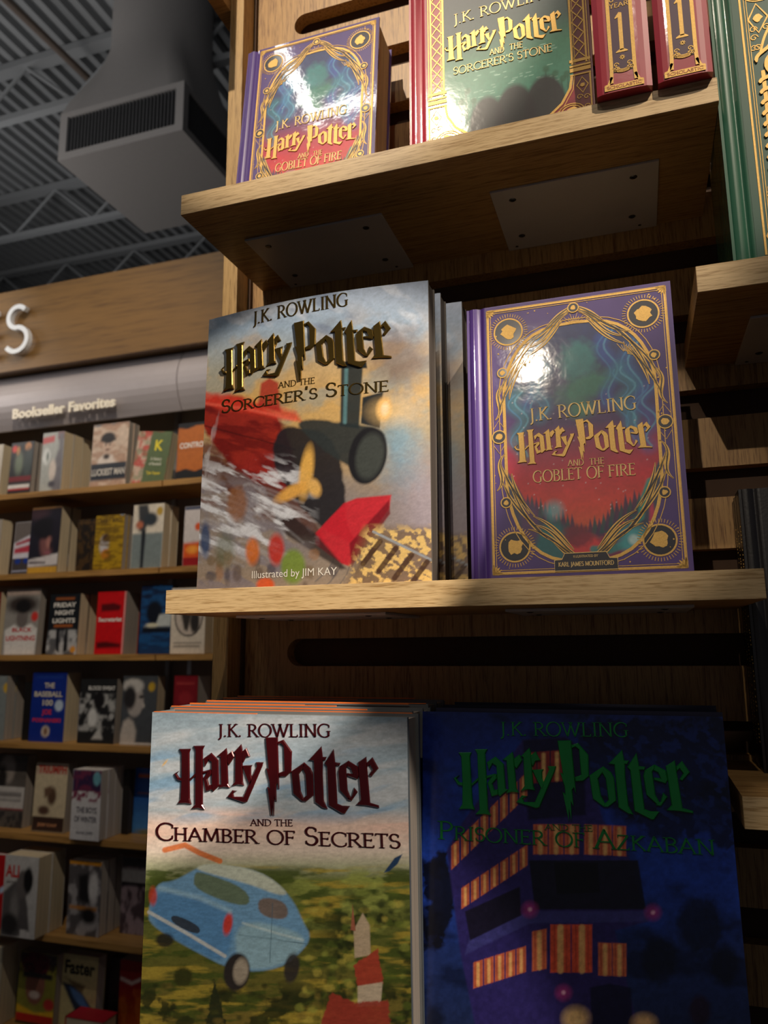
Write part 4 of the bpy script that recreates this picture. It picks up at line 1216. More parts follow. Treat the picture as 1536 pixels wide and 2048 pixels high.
def purple_gold(S, W, H, base):
    k, fw, fh, P = purple_frame(W, H)
    g, kk = MB(), MB()
    h = .0004
    R = lambda pts, wd, closed=False: ribbon(g, S, pts, wd, h, base, closed)
    rect = lambda i: [P(i / fw, i / fh), P(1 - i / fw, i / fh), P(1 - i / fw, 1 - i / fh), P(i / fw, 1 - i / fh)]
    for side in range(4):
        for (i, wd) in ((.0012 * k, .0017 * k), (.0034 * k, .0005 * k), (.0000, .0004 * k)):
            r_ = rect(i)
            a, b = r_[side], r_[(side + 1) % 4]
            R([(a[0] + (b[0] - a[0]) * j / 8, a[1] + (b[1] - a[1]) * j / 8) for j in range(9)], wd)
    A = arch_pts(P)
    A = [q for a, b in zip(A, A[1:] + A[:1]) for q in (a, ((a[0] + b[0]) / 2, (a[1] + b[1]) / 2))]
    R(A, .0026 * k, True)
    B = [P(.5 + (a - .5) * 1.07, .5 + (b - .5) * 1.035) for a, b in [((q[0] - P(0, 0)[0]) / fw, (q[1] - P(0, 0)[1]) / fh) for q in A]]
    R(B, .0006 * k, True)
    asp = fw / fh

    def mir(pts):
        for fx_ in (0, 1):
            for fy_ in (0, 1):
                yield [(1 - a if fx_ else a, 1 - b if fy_ else b) for a, b in pts]
    # corner roundels
    for (a, b) in ((.125, .905), (.875, .905), (.125, .095), (.875, .095)):
        cx_, cy_ = P(a, b)
        r = .0125 * k
        disc(kk, S, cx_, cy_, r * .94, .0002, base, 26)
        ring = [(cx_ + r * math.cos(i * PI / 14), cy_ + r * math.sin(i * PI / 14)) for i in range(28)]
        R(ring, .0014 * k, True)
        disc(g, S, cx_, cy_, r * .52, .0005, base, 15, .22)
        for i in range(44):
            a_ = 2 * PI * i / 44
            R([(cx_ + r * 1.14 * math.cos(a_), cy_ + r * 1.14 * math.sin(a_)), (cx_ + r * 1.38 * math.cos(a_), cy_ + r * 1.38 * math.sin(a_))], .0005 * k)
    # sweeping strands, the same in all four quarters
    strands = [((.5, .955), (.40, .955), (.34, .86), (.20, .845)), ((.47, .945), (.38, .93), (.36, .84), (.22, .83)), ((.44, .925), (.38, .88), (.34, .83), (.23, .80)),
               ((.30, .88), (.20, .80), (.11, .76), (.065, .66)), ((.36, .90), (.22, .86), (.15, .76), (.10, .66)), ((.24, .80), (.14, .72), (.10, .68), (.06, .60)),
               ((.21, .79), (.17, .74), (.13, .70), (.12, .64)), ((.5, .975), (.56, .955), (.60, .94), (.66, .90))]
    for st in strands:
        for q in mir(st):
            pts = bez(*[P(*z) for z in q], n=16)
            w0 = [(.0007 + .0026 * math.sin(PI * i / 16)) * k for i in range(17)]
            R(pts, w0)
            ribbon(kk, S, pts, [x_ * .34 for x_ in w0], h + .0001, base)
    for (ya, yb) in ((.70, .565), (.435, .30)):
        for fx_ in (0, 1):
            q = [(.085, ya), (.005, ya - (ya - yb) * .35), (.115, yb + (ya - yb) * .35), (.035, yb)]
            q = [(1 - a if fx_ else a, b) for a, b in q]
            pts = bez(*[P(*z) for z in q], n=18)
            w0 = [(.0007 + .0034 * math.sin(PI * i / 18)) * k for i in range(19)]
            R(pts, w0)
            ribbon(kk, S, pts, [x_ * .25 for x_ in w0], h + .0001, base)
    for (a, b, r) in ((.055, .5, .0058), (.945, .5, .0058), (.085, .745, .0044), (.915, .745, .0044), (.085, .255, .0044), (.915, .255, .0044), (.5, .965, .0045)):
        cx_, cy_ = P(a, b)
        r *= k
        disc(kk, S, cx_, cy_, r, .00025 + h, base, 18)
        ring = [(cx_ + r * math.cos(i * PI / 10), cy_ + r * math.sin(i * PI / 10)) for i in range(20)]
        ribbon(g, S, ring, .0009 * k, h + .0003, base, True)
        disc(g, S, cx_, cy_, r * .5, h + .0003, base, 9, .25)
    for fx_ in (0, 1):
        for sg in (1, -1):
            f = lambda a: 1 - a if fx_ else a
            R([P(f(.025), .5 + sg * .032), P(f(.055), .5 + sg * .062), P(f(.085), .5 + sg * .032)], .0005 * k)
    for (cx_, cy_, a0, a1) in ((.5, .925, 15, 165), (.235, .79, 60, 200), (.765, .79, -20, 120)):
        x_, y_ = P(cx_, cy_)
        for i in range(11):
            a_ = math.radians(a0 + (a1 - a0) * i / 10 + 180 * 0)
            rr = (.009 if i % 2 else .012) * k
            R([(x_ + .002 * math.cos(a_), y_ - .006 * k + .002 * math.sin(a_)), (x_ + rr * math.cos(a_), y_ - .006 * k + rr * .9 * math.sin(a_))], .0004 * k)
    rnd = random.Random(3)
    for i in range(46):
        a, b = rnd.choice((rnd.uniform(.02, .10), rnd.uniform(.90, .98))), rnd.uniform(.05, .95)
        if i % 3 == 0: a, b = rnd.uniform(.05, .95), rnd.choice((rnd.uniform(.02, .06), rnd.uniform(.955, .98)))
        disc(g, S, *P(a, b), rnd.choice((.0004, .0007)) * k, .0004, base, 6)
    for (a, b) in ((0, 1), (1, 1), (0, 0), (1, 0)):               # leaf sprays in the corners
        x_, y_ = P(a, b)
        dx, dy = (1 if a == 0 else -1), (1 if b == 0 else -1)
        for an in (8, 28, 45, 62, 82):
            a_ = math.radians(an)
            L = .0085 * k
            m_ = (x_ + dx * L * .6 * math.cos(a_), y_ + dy * L * .6 * math.sin(a_))
            R([(x_, y_), m_, (x_ + dx * L * math.cos(a_), y_ + dy * L * math.sin(a_))], [.0006 * k, .0024 * k, .0004 * k])
    return g, kk, P, k


def purple_art(c):
    c.fill((84, 58, 132))
    c.cloud((70, 46, 116), 40, 60, .4, .7, .5)


def night_fire(c, base, P, k):
    """inside the arch: blue night over red dusk, plain shapes"""
    A = arch_pts(P, n=48)
    u_, v_ = c.U, c.V
    X, Y = c.X, c.Y
    c.X, c.Y = u_ * 1000, -v_ * 1000
    poly = [(a * 1000, -b * 1000) for a, b in A]
    full = c.c.copy()
    H = max(b for _, b in A)
    top, bot = -H * 1000, -min(b for _, b in A) * 1000
    L = bot - top
    yy = lambda f: top + f * L
    c.vgrad([(yy(0), (40, 56, 112)), (yy(.3), (44, 50, 112)), (yy(.44), (84, 46, 110)), (yy(.54), (170, 40, 84)), (yy(.66), (214, 36, 58)), (yy(.78), (232, 70, 56)), (yy(.86), (220, 90, 60)), (yy(.92), (130, 36, 74)), (yy(1), (150, 36, 90))])
    cx = sum(a for a, _ in A) / len(A) * 1000
    rx = max(a for a, _ in A) * 1000 - cx
    for (sx, y0, y1, col, ph) in ((-.62, .02, .36, (54, 116, 196), 0), (.42, 0, .36, (50, 100, 200), 1), (.72, .10, .52, (50, 120, 190), 2), (-.8, .28, .56, (46, 140, 150), 3), (.62, .22, .46, (52, 140, 160), 4), (-.5, .12, .40, (70, 150, 190), 5), (.86, .3, .56, (70, 96, 180), 1.5)):
        pts = [(cx + rx * (sx + .10 * math.sin(f * 11 + ph) * (1 - f * .4) - .16 * f * (1 if sx > 0 else -1) * 0), yy(y0 + (y1 - y0) * f)) for f in np.linspace(0, 1, 20)]
        c.line(pts, 11, col, .55, 7)
        c.line([(a + 2.6, b) for a, b in pts], 1.5, (110, 190, 220), .55, 1)
        c.line([(a - 3.2, b + 2) for a, b in pts], 1.2, (80, 160, 214), .5, 1)
    # pale green cloud over the middle, left plain
    c.ell(cx + 2, yy(.17), 15, 18, (58, 150, 150), 9, .8, wob=.5, ws=6)
    c.ell(cx + 6, yy(.29), 22, 11, (60, 150, 120), 9, .75, -20, wob=.5, ws=6)
    c.ell(cx + 2, yy(.38), 10, 8, (70, 160, 120), 8, .7, wob=.4, ws=5)
    for sg in (-1, 1):                                      # dark slopes
        c.poly([(cx + sg * rx * 1.1, yy(.55)), (cx + sg * rx * .86, yy(.68)), (cx + sg * rx * .66, yy(.80)), (cx + sg * rx * .3, yy(.93)), (cx + sg * rx * 1.1, yy(.98))], (30, 70, 100), 2, .95)
    rnd = random.Random(5)
    for i in range(26):                                     # row of pointed trees
        f = i / 25
        x_ = cx + rx * (-.72 + 1.42 * f)
        b_ = .92 - .14 * abs(f - .5) * 2 * .9
        hh = rnd.uniform(.05, .09)
        c.poly([(x_ - 4, yy(b_ + .02)), (x_, yy(b_ - hh)), (x_ + 4, yy(b_ + .02))], (28, 74, 84) if i % 2 else (70, 40, 84), 1, .95)
    c.ell(cx, yy(.95), rx * .7, 9, (120, 40, 86), 8, .8)
    c.ell(cx - rx * .42, yy(.93), 14, 20, (30, 110, 116), 5, .95)
    c.ell(cx - rx * .02, yy(.955), 15, 13, (224, 60, 66), 5, .95)
    c.ell(cx - rx * .70, yy(.84), 8, 18, (96, 60, 110), 5, .9)
    c.ell(cx - rx * .1, yy(.90), 12, 9, (130, 30, 60), 4, .9, wob=.4, ws=4)
    c.line([(cx + rx * .1, yy(.955)), (cx + rx * .3, yy(.96)), (cx + rx * .5, yy(.94))], 6, (40, 140, 140), .9, 2)
    c.ell(cx + rx * .60, yy(.925), 11, 11, (80, 180, 190), 8, .9)
    c.ell(cx + rx * .60, yy(.925), 4, 4, (210, 240, 240), 3, .9)
    c.ell(cx - rx * .38, yy(.79), 7, 7, (120, 190, 200), 8, .8)
    c.poly([(cx + rx * .84, yy(.72)), (cx + rx * .78, yy(.92)), (cx + rx * .9, yy(.92))], (210, 50, 90), 2, .9)
    c.line([(cx + rx * .84, yy(.70)), (cx + rx * .76, yy(.76)), (cx + rx * .70, yy(.84)), (cx + rx * .6, yy(.86))], 5, (40, 160, 150), .9, 2)
    for i in range(60):
        c.ell(cx + rx * rnd.uniform(-.9, .9), yy(rnd.uniform(.3, .8)), .5, .5, (240, 220, 230), .6, .7)
    c.mottle(.12, 2.5, 2.5)
    c.mottle(.16, 14, 14)
    inner = c.c
    m = np.zeros(X.shape)
    tmp = c.c
    c.c = np.zeros_like(full)
    m = c.poly(poly, (255, 255, 255), .8)
    c.c = full * (1 - np.clip(m, 0, 1)[..., None]) + inner * np.clip(m, 0, 1)[..., None]
    c.X, c.Y = X, Y


m_purple = plain('purple_cloth_shrink_wrapped', (84, 56, 136), .4, 0, .9, .08, var=.04, bump=(70, .2, 1))


def purple_book(label, loc, W, H, T, lean, quad, lines, logo, res=(270, 380), group='copies of the purple hardback'):
    t, S = hero('hardback_book', label, loc, W, H, T, lean, 0, m_purple, M['cream'], hinge=True, group=group)
    c = Canvas(W, H, quad, res[0], res[1], u0=.0175, u1=W - .001, v0=.001, v1=H - .001)
    purple_art(c)
    k, fw, fh, P = purple_frame(W, H)
    night_fire(c, .0003, P, k)
    c.mesh('front_print', M['shrink'], t, S, .0003)
    g, kk, P, k = purple_gold(S, W, H, .0003)
    foil('medallion_ground', kk, M['navy'], t)
    foil('gold_frame', g, M['gold'], t)
    for nm, txt, p0, p1, cap, th in lines:
        q = MB()
        serif_text(q, S, c, txt, p0, p1, cap, .0007, thick=th, thin=.05, base=.0003)
        foil(nm, q, M['goldlite'], t)
    q = MB()
    logo_text(q, S, c, logo[0], logo[1], .0010, .0003, inset=.0002)
    foil('title_lettering', q, M['gold'], t)
    # name plate at the foot
    q = MB()
    a0, a1 = P(.335, .0), P(.66, .065)
    pts = [(a0[0], a0[1] + .001), (a1[0], a0[1] + .001), (a1[0], a0[1] + .010 * k), (a1[0] - .006 * k, a0[1] + .0105 * k), (a1[0] - .0085 * k, a0[1] + .0155 * k), (a0[0] + .0085 * k, a0[1] + .0155 * k), (a0[0] + .006 * k, a0[1] + .0105 * k), (a0[0], a0[1] + .010 * k)]
    q.prism(pts, .0009, .0011, lambda a, b_, d: S(a, b_, d))
    foil('name_plate', q, M['navy'], t)
    q = MB()
    ribbon(q, S, pts, .0006 * k, .0003, .0011, True)
    cc = Canvas(W, H, [(0, 0), (W * 1000, 0), (W * 1000, -H * 1000), (0, -H * 1000)], 2, 2)
    x0_, x1_, yb = a0[0] * 1000, a1[0] * 1000, a0[1] * 1000
    serif_text(q, S, cc, 'ILLUSTRATED BY', (x0_ + 15 * k, -yb - 11.6 * k), (x1_ - 15 * k, -yb - 11.6 * k), 1.9 * k, .0003, thick=.15, thin=.1, base=.0011)
    serif_text(q, S, cc, 'KARL JAMES MOUNTFORD', (x0_ + 3 * k, -yb - 4.6 * k), (x1_ - 3 * k, -yb - 4.6 * k), 3.6 * k, .0003, thick=.15, thin=.09, base=.0011)
    foil('plate_lettering', q, M['goldlite'], t)
    return t


# ---- 2. purple hardback on the middle shelf
purple_book('purple hardback with gold arch frame, whole front visible, on the middle shelf', (-.1330, .636, .0526), .1755, .249, .048, 3,
            [(943, 1161), (1389, 1145), (1340, 561), (933, 622)],
            [('author_lettering', 'J.K. ROWLING', (1060, 844), (1274, 818), 26, .12), ('joining_words', 'AND', (1136, 933), (1168, 931), 13, .12), ('joining_words', 'THE', (1179, 930.5), (1209, 928), 13, .12), ('subtitle_lettering', 'GOBLET OF FIRE', (1066, 966), (1272, 950), 23, .11)],
            ((1028, 895), (1305, 896)))
# ---- 3. the same title on the upper shelf, set further back
purple_book('purple hardback with gold arch frame on the upper shelf, its foot hidden', (-.4095, .699, .461), .169, .2535, .048, 6.7,
            [(462, 463), (745, 406), (759, 33), (497, 107)],
            [('author_lettering', 'J.K. ROWLING', (551, 262), (694, 227), 17, .12), ('joining_words', 'AND', (596, 318), (617, 314), 9, .12), ('joining_words', 'THE', (626, 313), (645, 309), 9, .12), ('subtitle_lettering', 'GOBLET OF FIRE', (550, 346), (683, 319), 16, .11)],
            ((528, 299), (711, 279)), (200, 290))


# ---- 4. big picture book with pale sky, lower left
def blue_sky(c):
    c.vgrad([(1420, (136, 158, 176)), (1480, (152, 166, 180)), (1560, (144, 168, 188)), (1620, (166, 178, 190)), (1650, (224, 196, 184)), (1700, (222, 206, 196)), (1730, (176, 178, 150)), (1760, (110, 120, 60)), (1900, (96, 100, 44)), (2048, (120, 106, 50)), (2300, (90, 80, 40))])
    c.cloud((186, 190, 198), 160, 30, .45, .62, .7, -8, 2, c.band(1425, 1640, 30))
    c.cloud((110, 152, 190), 120, 26, .52, .68, .6, -14, 6, c.band(1500, 1640, 30))
    c.cloud((226, 190, 178), 200, 18, .5, .65, .7, 0, 8, c.band(1620, 1710, 20))
    fld = c.band(1735, 2300, 16)
    c.cloud((70, 84, 34), 60, 16, .46, .58, .9, 0, 1, fld)
    c.cloud((170, 150, 60), 90, 14, .54, .68, .85, 0, 4, fld)
    c.cloud((150, 160, 80), 50, 22, .52, .64, .8, 0, 7, c.band(1740, 1860, 20) * np.clip((c.X - 560) / 60, 0, 1))
    c.cloud((40, 48, 24), 40, 40, .50, .60, .9, 0, 9, np.clip((c.X - 600) / 80, 0, 1) * c.band(1800, 2300, 60))
    c.cloud((44, 50, 26), 36, 30, .50, .60, .9, 0, 11, c.band(1970, 2300, 30))
    c.ell(366, 1953, 17, 20, (56, 60, 28), 6, .95, wob=.4)
    c.poly([(430, 1958), (452, 2050), (410, 2050)], (40, 48, 30), 4, .95, 6, 8)
    c.line([(330, 1700), (370, 1690), (400, 1706), (440, 1722)], 11, (214, 110, 40), .9, 3)
    c.ell(330, 1526, 8, 2, (206, 170, 110), 2, .9, -50)
    c.poly([(768, 1746), (790, 1716), (806, 1708), (796, 1728), (780, 1742)], (40, 66, 104), 2)
    for k_ in range(150):
        rx_ = random.Random(k_)
        x_, y_ = rx_.uniform(600, 840), rx_.uniform(1775, 2120)
        c.ell(x_, y_, rx_.uniform(5, 13), rx_.uniform(4, 9), ((150, 158, 70), (96, 112, 44), (54, 66, 30), (190, 176, 80), (40, 50, 28))[(k_ + int(y_ > 1900)) % 5], 5, .55, wob=.5, ws=5)
    for k_ in range(80):
        rx_ = random.Random(k_ + 900)
        x_, y_ = rx_.uniform(270, 640), rx_.uniform(1960, 2180)
        c.ell(x_, y_, rx_.uniform(5, 12), rx_.uniform(4, 8), ((44, 52, 26), (70, 74, 34), (120, 104, 50), (30, 36, 22))[k_ % 4], 5, .6, wob=.5, ws=5)
    # plain rounded pale-blue mass standing in for the vehicle
    c.poly(soft([(296, 1822), (312, 1766), (350, 1762), (394, 1736), (420, 1728), (520, 1740), (582, 1790), (610, 1850), (622, 1870), (612, 1896), (560, 1940), (470, 1944), (380, 1896), (300, 1850)]), (112, 158, 200), 5, 1)
    c.poly(soft([(310, 1768), (460, 1812), (470, 1860), (450, 1930), (380, 1896), (298, 1848)]), (84, 136, 190), 8, .85)
    c.poly(soft([(470, 1834), (600, 1862), (614, 1892), (560, 1936), (474, 1940)]), (150, 186, 204), 8, .85)
    c.poly(soft([(392, 1734), (420, 1726), (520, 1740), (580, 1786), (560, 1792), (500, 1768), (400, 1742)]), (196, 204, 190), 5, .95)
    c.poly(soft([(388, 1748), (400, 1742), (498, 1778), (500, 1820), (388, 1780)]), (100, 116, 90), 4, .95)
    c.poly(soft([(516, 1792), (574, 1802), (578, 1842), (518, 1832)]), (120, 100, 84), 4, .9)
    c.ell(456, 1848, 9, 22, (206, 60, 40), 5, .95, 10)
    c.ell(306, 1792, 8, 18, (200, 70, 50), 5, .9)
    c.line([(298, 1824), (370, 1864), (450, 1912)], 7, (206, 210, 210), .85, 3)
    c.line([(320, 1776), (400, 1796), (460, 1822)], 9, (170, 206, 226), .55, 7)
    c.line([(486, 1846), (560, 1868), (606, 1880)], 4, (206, 226, 230), .6, 4)
    c.line([(478, 1870), (560, 1880), (612, 1888)], 1.5, (70, 100, 120), .8, 1.5)
    c.line([(546, 1806), (540, 1925)], 1.5, (70, 100, 120), .7, 1.5)
    c.poly(soft([(344, 1826), (402, 1852), (398, 1872), (342, 1846)]), (50, 50, 54), 2, .9)
    c.ell(474, 1944, 26, 38, (48, 44, 44), 5, 1, 8)
    c.ell(482, 1942, 15, 26, (170, 160, 146), 6, .9, 8)
    c.ell(584, 1936, 15, 30, (54, 50, 50), 5, .95, 10)
    c.ell(330, 1880, 18, 14, (40, 38, 38), 6, .9)
    # plain red-roofed block
    c.poly([(708, 1860), (726, 1826), (740, 1850), (742, 1910), (710, 1916)], (190, 170, 146), 3, .95)
    c.poly([(708, 1930), (756, 1898), (768, 1968), (716, 1974)], (170, 66, 50), 3, .95, 3, 6)
    c.poly([(716, 1972), (766, 1964), (762, 2010), (716, 2014)], (196, 180, 160), 3, .95)
    c.poly([(640, 2050), (664, 1986), (706, 2004), (776, 2000), (782, 2060), (640, 2060)], (156, 60, 48), 4, .95, 4, 8)
    c.poly([(702, 1860), (706, 1810), (712, 1862)], (160, 96, 76), 2)
    c.mottle(.22, 10, 3.5)
    c.mottle(.12, 3, 3)


m_orange = plain('slate_case', (110, 114, 118), .6)
m_head = plain('orange_head_edge', (236, 120, 50), .6)
m_slate = plain('slate_case', (96, 104, 112), .6)
GR = 'copies of the pale-sky picture book'
m_jk = plain('jacket_edge_grey', (96, 104, 112), .5)
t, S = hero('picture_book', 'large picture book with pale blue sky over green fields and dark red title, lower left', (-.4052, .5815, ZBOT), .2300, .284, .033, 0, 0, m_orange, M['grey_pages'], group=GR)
c = Canvas(.2300, .284, [(275, 2154), (827, 2262), (815, 1435), (305, 1424)], 330, 400)
blue_sky(c)
c.mesh('dust_jacket', M['matte'], t, S, .0004)
obj('head_edge', MB().box(0.001, .10, 0, .0024, .284, .2845).box(.001, .225, .0306, .033, .284, .2846), m_head, t)
obj('jacket_fold', MB().box(.2301, .2304, -.0004, .0028, 0, .284).box(.2301, .2304, .0302, .0334, 0, .284), m_jk, t)
J = dict(thick=.15, thin=.055, base=.0004)
q = MB(); serif_text(q, S, c, 'J.K. ROWLING', (437, 1473), (663, 1474), 25, .0006, **J)
foil('author_lettering', q, M['maroon'], t)
q = MB(); logo_text(q, S, c, (349.5, 1547), (759.5, 1616), .0016, .0004, inset=.0006)
foil('title_lettering', q, M['maroon'], t)
q = MB(); serif_text(q, S, c, 'AND THE', (502, 1651), (587, 1652), 13, .0006, thick=.12, thin=.06, base=.0004)
serif_text(q, S, c, 'Chamber of Secrets', (312, 1679), (804, 1697), 34, .0008, thick=.16, thin=.06, base=.0004)
foil('subtitle_lettering', q, M['maroon'], t)
for i in range(4):
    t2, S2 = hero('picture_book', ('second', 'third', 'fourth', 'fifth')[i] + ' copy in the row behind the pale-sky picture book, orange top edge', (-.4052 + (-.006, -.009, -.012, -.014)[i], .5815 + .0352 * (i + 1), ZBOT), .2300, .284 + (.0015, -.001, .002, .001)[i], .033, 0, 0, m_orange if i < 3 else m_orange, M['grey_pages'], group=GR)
    obj('dust_jacket', MB().box(0, .2302, -.0006, -.0001, 0, .2825).box(.2302, .2305, -.0006, .0028, 0, .284).box(.2302, .2305, .0302, .0334, 0, .284), m_slate, t2)
    hz = t2.children[0].bound_box[6][2]
    obj('head_edge', MB().box(.001, (.19, .12, .228, .15)[i], 0, .0024, .2856, .2865).box(.001, (.15, .21, .1, .2)[i], .0306, .033, .2856, .2864), m_head, t2)


# ---- 5. big midnight-blue picture book, lower right
def night_sky(c):
    c.vgrad([(1420, (28, 42, 104)), (1560, (34, 60, 164)), (1760, (34, 68, 176)), (1900, (34, 54, 120)), (2048, (32, 46, 92)), (2400, (24, 32, 60))])
    c.cloud((14, 22, 54), 90, 50, .5, .66, .7, 10, 3)
    c.cloud((34, 70, 180), 120, 60, .54, .7, .7, 20, 5, c.band(1500, 1860, 60))
    def tree(pts, op=.95):
        c.poly(pts, (12, 14, 26), 10, op, 26, 22)
    tree([(1150, 1440), (1450, 1440), (1470, 1700), (1400, 1660), (1330, 1690), (1230, 1620), (1160, 1560)], .8)
    tree([(846, 1720), (900, 1700), (918, 1780), (890, 1880), (848, 1900)])
    c.cloud((30, 52, 130), 20, 12, .55, .64, .6, 30, 9, c.band(1450, 1720, 30) * np.clip((c.X - 1130) / 60, 0, 1))
    for (x_, y_, r) in ((1318, 1920, 36), (1400, 1850, 44), (1450, 1930, 30), (868, 2040, 20)):
        c.ell(x_, y_, r, r * 1.3, (16, 22, 42), 14, .8, wob=.4)
    # tall plain violet block with rows of lit amber panels
    c.poly([(894, 1700), (928, 1640), (1046, 1480), (1130, 1474), (1168, 1500), (1206, 1640), (1254, 1700), (1296, 1842), (1230, 1860), (1262, 2000), (1290, 2100), (960, 2100), (920, 1900)], (50, 42, 112), 5, .97)
    c.poly([(1046, 1480), (1130, 1474), (1168, 1500), (1172, 1630), (1056, 1640)], (22, 20, 54), 6, .9)
    c.poly([(940, 1872), (1060, 1822), (1296, 1822), (1296, 1842), (1060, 1846), (930, 1908)], (66, 66, 140), 4, .9)

    def panels(x0, y0, x1, y1, hgt, n, col=(216, 110, 76)):
        for i in range(n):
            f0, f1 = i / n + .006, (i + 1) / n - .02
            a, b = x0 + (x1 - x0) * f0, x0 + (x1 - x0) * f1
            ya, yb = y0 + (y1 - y0) * f0, y0 + (y1 - y0) * f1
            c.poly([(a, ya), (b, yb), (b, yb + hgt), (a, ya + hgt)], col, 2, 1)
            c.line([((a + b) / 2, (ya + yb) / 2 + 6), ((a + b) / 2, (ya + yb) / 2 + hgt - 4)], (b - a) * .3, (255, 206, 130), .8, 4)
            for k_ in range(2):
                xx = a + (b - a) * (.2 + .6 * k_)
                c.line([(xx, (ya + yb) / 2), (xx, (ya + yb) / 2 + hgt)], 1.5, (130, 40, 40), .6, 2)
    panels(902, 1692, 1058, 1540, 48, 8)
    panels(922, 1776, 1058, 1686, 42, 7)
    panels(946, 1924, 1054, 1890, 52, 5)
    panels(1066, 1648, 1160, 1648, 60, 3)
    panels(1168, 1648, 1254, 1652, 60, 3)
    panels(1048, 1506, 1128, 1500, 62, 3, (150, 50, 50))
    panels(1100, 1848, 1186, 1848, 96, 2, (230, 90, 60))
    panels(1196, 1884, 1254, 1886, 66, 2)
    panels(1064, 1862, 1094, 1856, 80, 1)
    c.poly([(1058, 1720), (1276, 1720), (1292, 1818), (1070, 1818)], (20, 20, 36), 3, .95)
    c.poly([(1108, 1724), (1196, 1726), (1200, 1784), (1114, 1788)], (12, 12, 22), 2)
    c.poly([(930, 1822), (1040, 1772), (1042, 1830), (940, 1880)], (28, 24, 48), 3)
    for (x_, y_) in ((1060, 1818), (1306, 1824), (1127, 1984)):
        c.ell(x_, y_, 13, 13, (190, 60, 150), 16, .8)
        c.ell(x_, y_, 4, 4, (255, 190, 230), 4, 1)
    c.poly([(1180, 1974), (1220, 1966), (1262, 1974), (1268, 2100), (1186, 2100)], (22, 22, 60), 4, .95)
    c.ell(1152, 2036, 24, 22, (255, 214, 150), 20, .95)
    c.ell(1288, 2046, 22, 18, (255, 210, 150), 18, .95)
    c.ell(1400, 2020, 22, 30, (40, 22, 40), 10, .8, wob=.3)
    c.mottle(.3, 9, 9)
    c.mottle(.15, 3, 3)


m_ink = plain('midnight_case', (24, 26, 60), .5)
GR = 'copies of the midnight-blue picture book'
t, S = hero('picture_book', 'large midnight-blue picture book with green title and amber-lit panels, lower right', (-.1780, .6115, ZBOT), .2320, .285, .032, 5, 0, m_ink, M['white_pages'], group=GR)
c = Canvas(.2320, .285, [(841, 2211), (1528, 2338), (1445, 1434), (846, 1423)], 330, 400)
night_sky(c)
c.mesh('dust_jacket', M['gloss'], t, S, .0004)
q = MB(); serif_text(q, S, c, 'J.K. ROWLING', (1001, 1471), (1258, 1474), 27, .0006, thick=.12, thin=.055, base=.0004)
foil('author_lettering', q, M['greenfoil'], t)
q = MB(); logo_text(q, S, c, (908, 1556), (1387, 1627), .0018, .0004, inset=.0006)
foil('title_lettering', q, M['greenfoil'], t)
q = MB(); serif_text(q, S, c, 'AND THE', (1090, 1659), (1186, 1662), 12, .0006, thick=.12, thin=.06, base=.0004)
serif_text(q, S, c, 'Prisoner of Azkaban', (877, 1677), (1432, 1710), 36, .0008, thick=.15, thin=.06, base=.0004)
foil('subtitle_lettering', q, M['greenfoil'], t)
for i in range(3):
    t2, S2 = hero('picture_book', ('second', 'third', 'fourth')[i] + ' copy in the row behind the midnight-blue picture book', (-.1780 + (.003, .001, .004)[i], .6115 + .0336 * (i + 1), ZBOT), .2320, .285, .032, 5, 0, m_ink, M['white_pages'], group=GR)
    obj('dust_jacket', MB().box(0, .2320, -.0006, -.0001, 0, .2855), m_ink, t2)


# ---- 6. red and gold hardback on the upper shelf
m_red = plain('red_cloth_shrink_wrapped', (168, 34, 56), .4, 0, .9, .08, var=.05, bump=(80, .2, 1))
t, S = hero('hardback_book', 'red hardback with gold columns around a dark green picture, middle of the upper shelf', (-.182, .64, ZT), .1735, .25, .047, 2, 0, m_red, M['cream'], hinge=True)
c = Canvas(.1735, .25, [(820, 317), (1192, 236), (1163, -219), (817, -112)], 230, 330, u0=.0175, u1=.1725, v0=.001, v1=.249)
X, Y = c.X, c.Y
c.fill((150, 34, 52))
u_, v_ = c.U * 1000, c.V * 1000
c.X, c.Y = u_, -v_
c.cloud((120, 24, 40), 14, 14, .45, .6, .5)
R_in = [(34, -60), (36, -40), (48, -18), (70, -6), (95, -2), (120, -6), (142, -18), (155, -40), (157, -60), (157, -215), (140, -240), (50, -240), (34, -215)]
full = c.c.copy()
c.vgrad([(-250, (60, 84, 90)), (-170, (46, 52, 60)), (-120, (40, 62, 60)), (-90, (50, 110, 84)), (-50, (70, 134, 112)), (0, (60, 110, 100))])
for i in range(60):
    x_, y_ = random.uniform(60, 140), -random.uniform(40, 92)
    c.line([(x_, y_), (x_ + random.uniform(2, 5), y_)], .7, (170, 206, 190), .7, .6)
for x_ in (46, 52, 58, 64, 132, 140, 147, 150):
    hh = random.uniform(24, 52)
    c.line([(x_, -10), (x_ + random.uniform(-2, 2), -10 - hh)], 1.2, (36, 80, 60), .8, 1)
    c.ell(x_, -12 - hh, 3, 3.6, (44, 92, 66), 2, .8, wob=.4, ws=3)
for (x_, y_, rx, ry) in ((76, -16, 17, 32), (102, -18, 19, 36), (130, -20, 19, 36)):      # three plain dark mounds
    c.ell(x_, y_, rx, ry, (34, 28, 34), 3, .97)
inner = c.c
c.c = np.zeros_like(full)
m = np.clip(c.poly(R_in, (255, 255, 255), .8), 0, 1)[..., None]
c.c = full * (1 - m) + inner * m
c.mottle(.14, 2.5, 2.5)
c.X, c.Y = X, Y
c.mesh('front_print', M['shrink'], t, S, .0003)
g = MB()
mm = lambda a, b: (a / 1000, b / 1000)
Rb = lambda pts, wd, closed=False: ribbon(g, S, [mm(*p_) for p_ in pts], wd / 1000, .0004, .0003, closed)
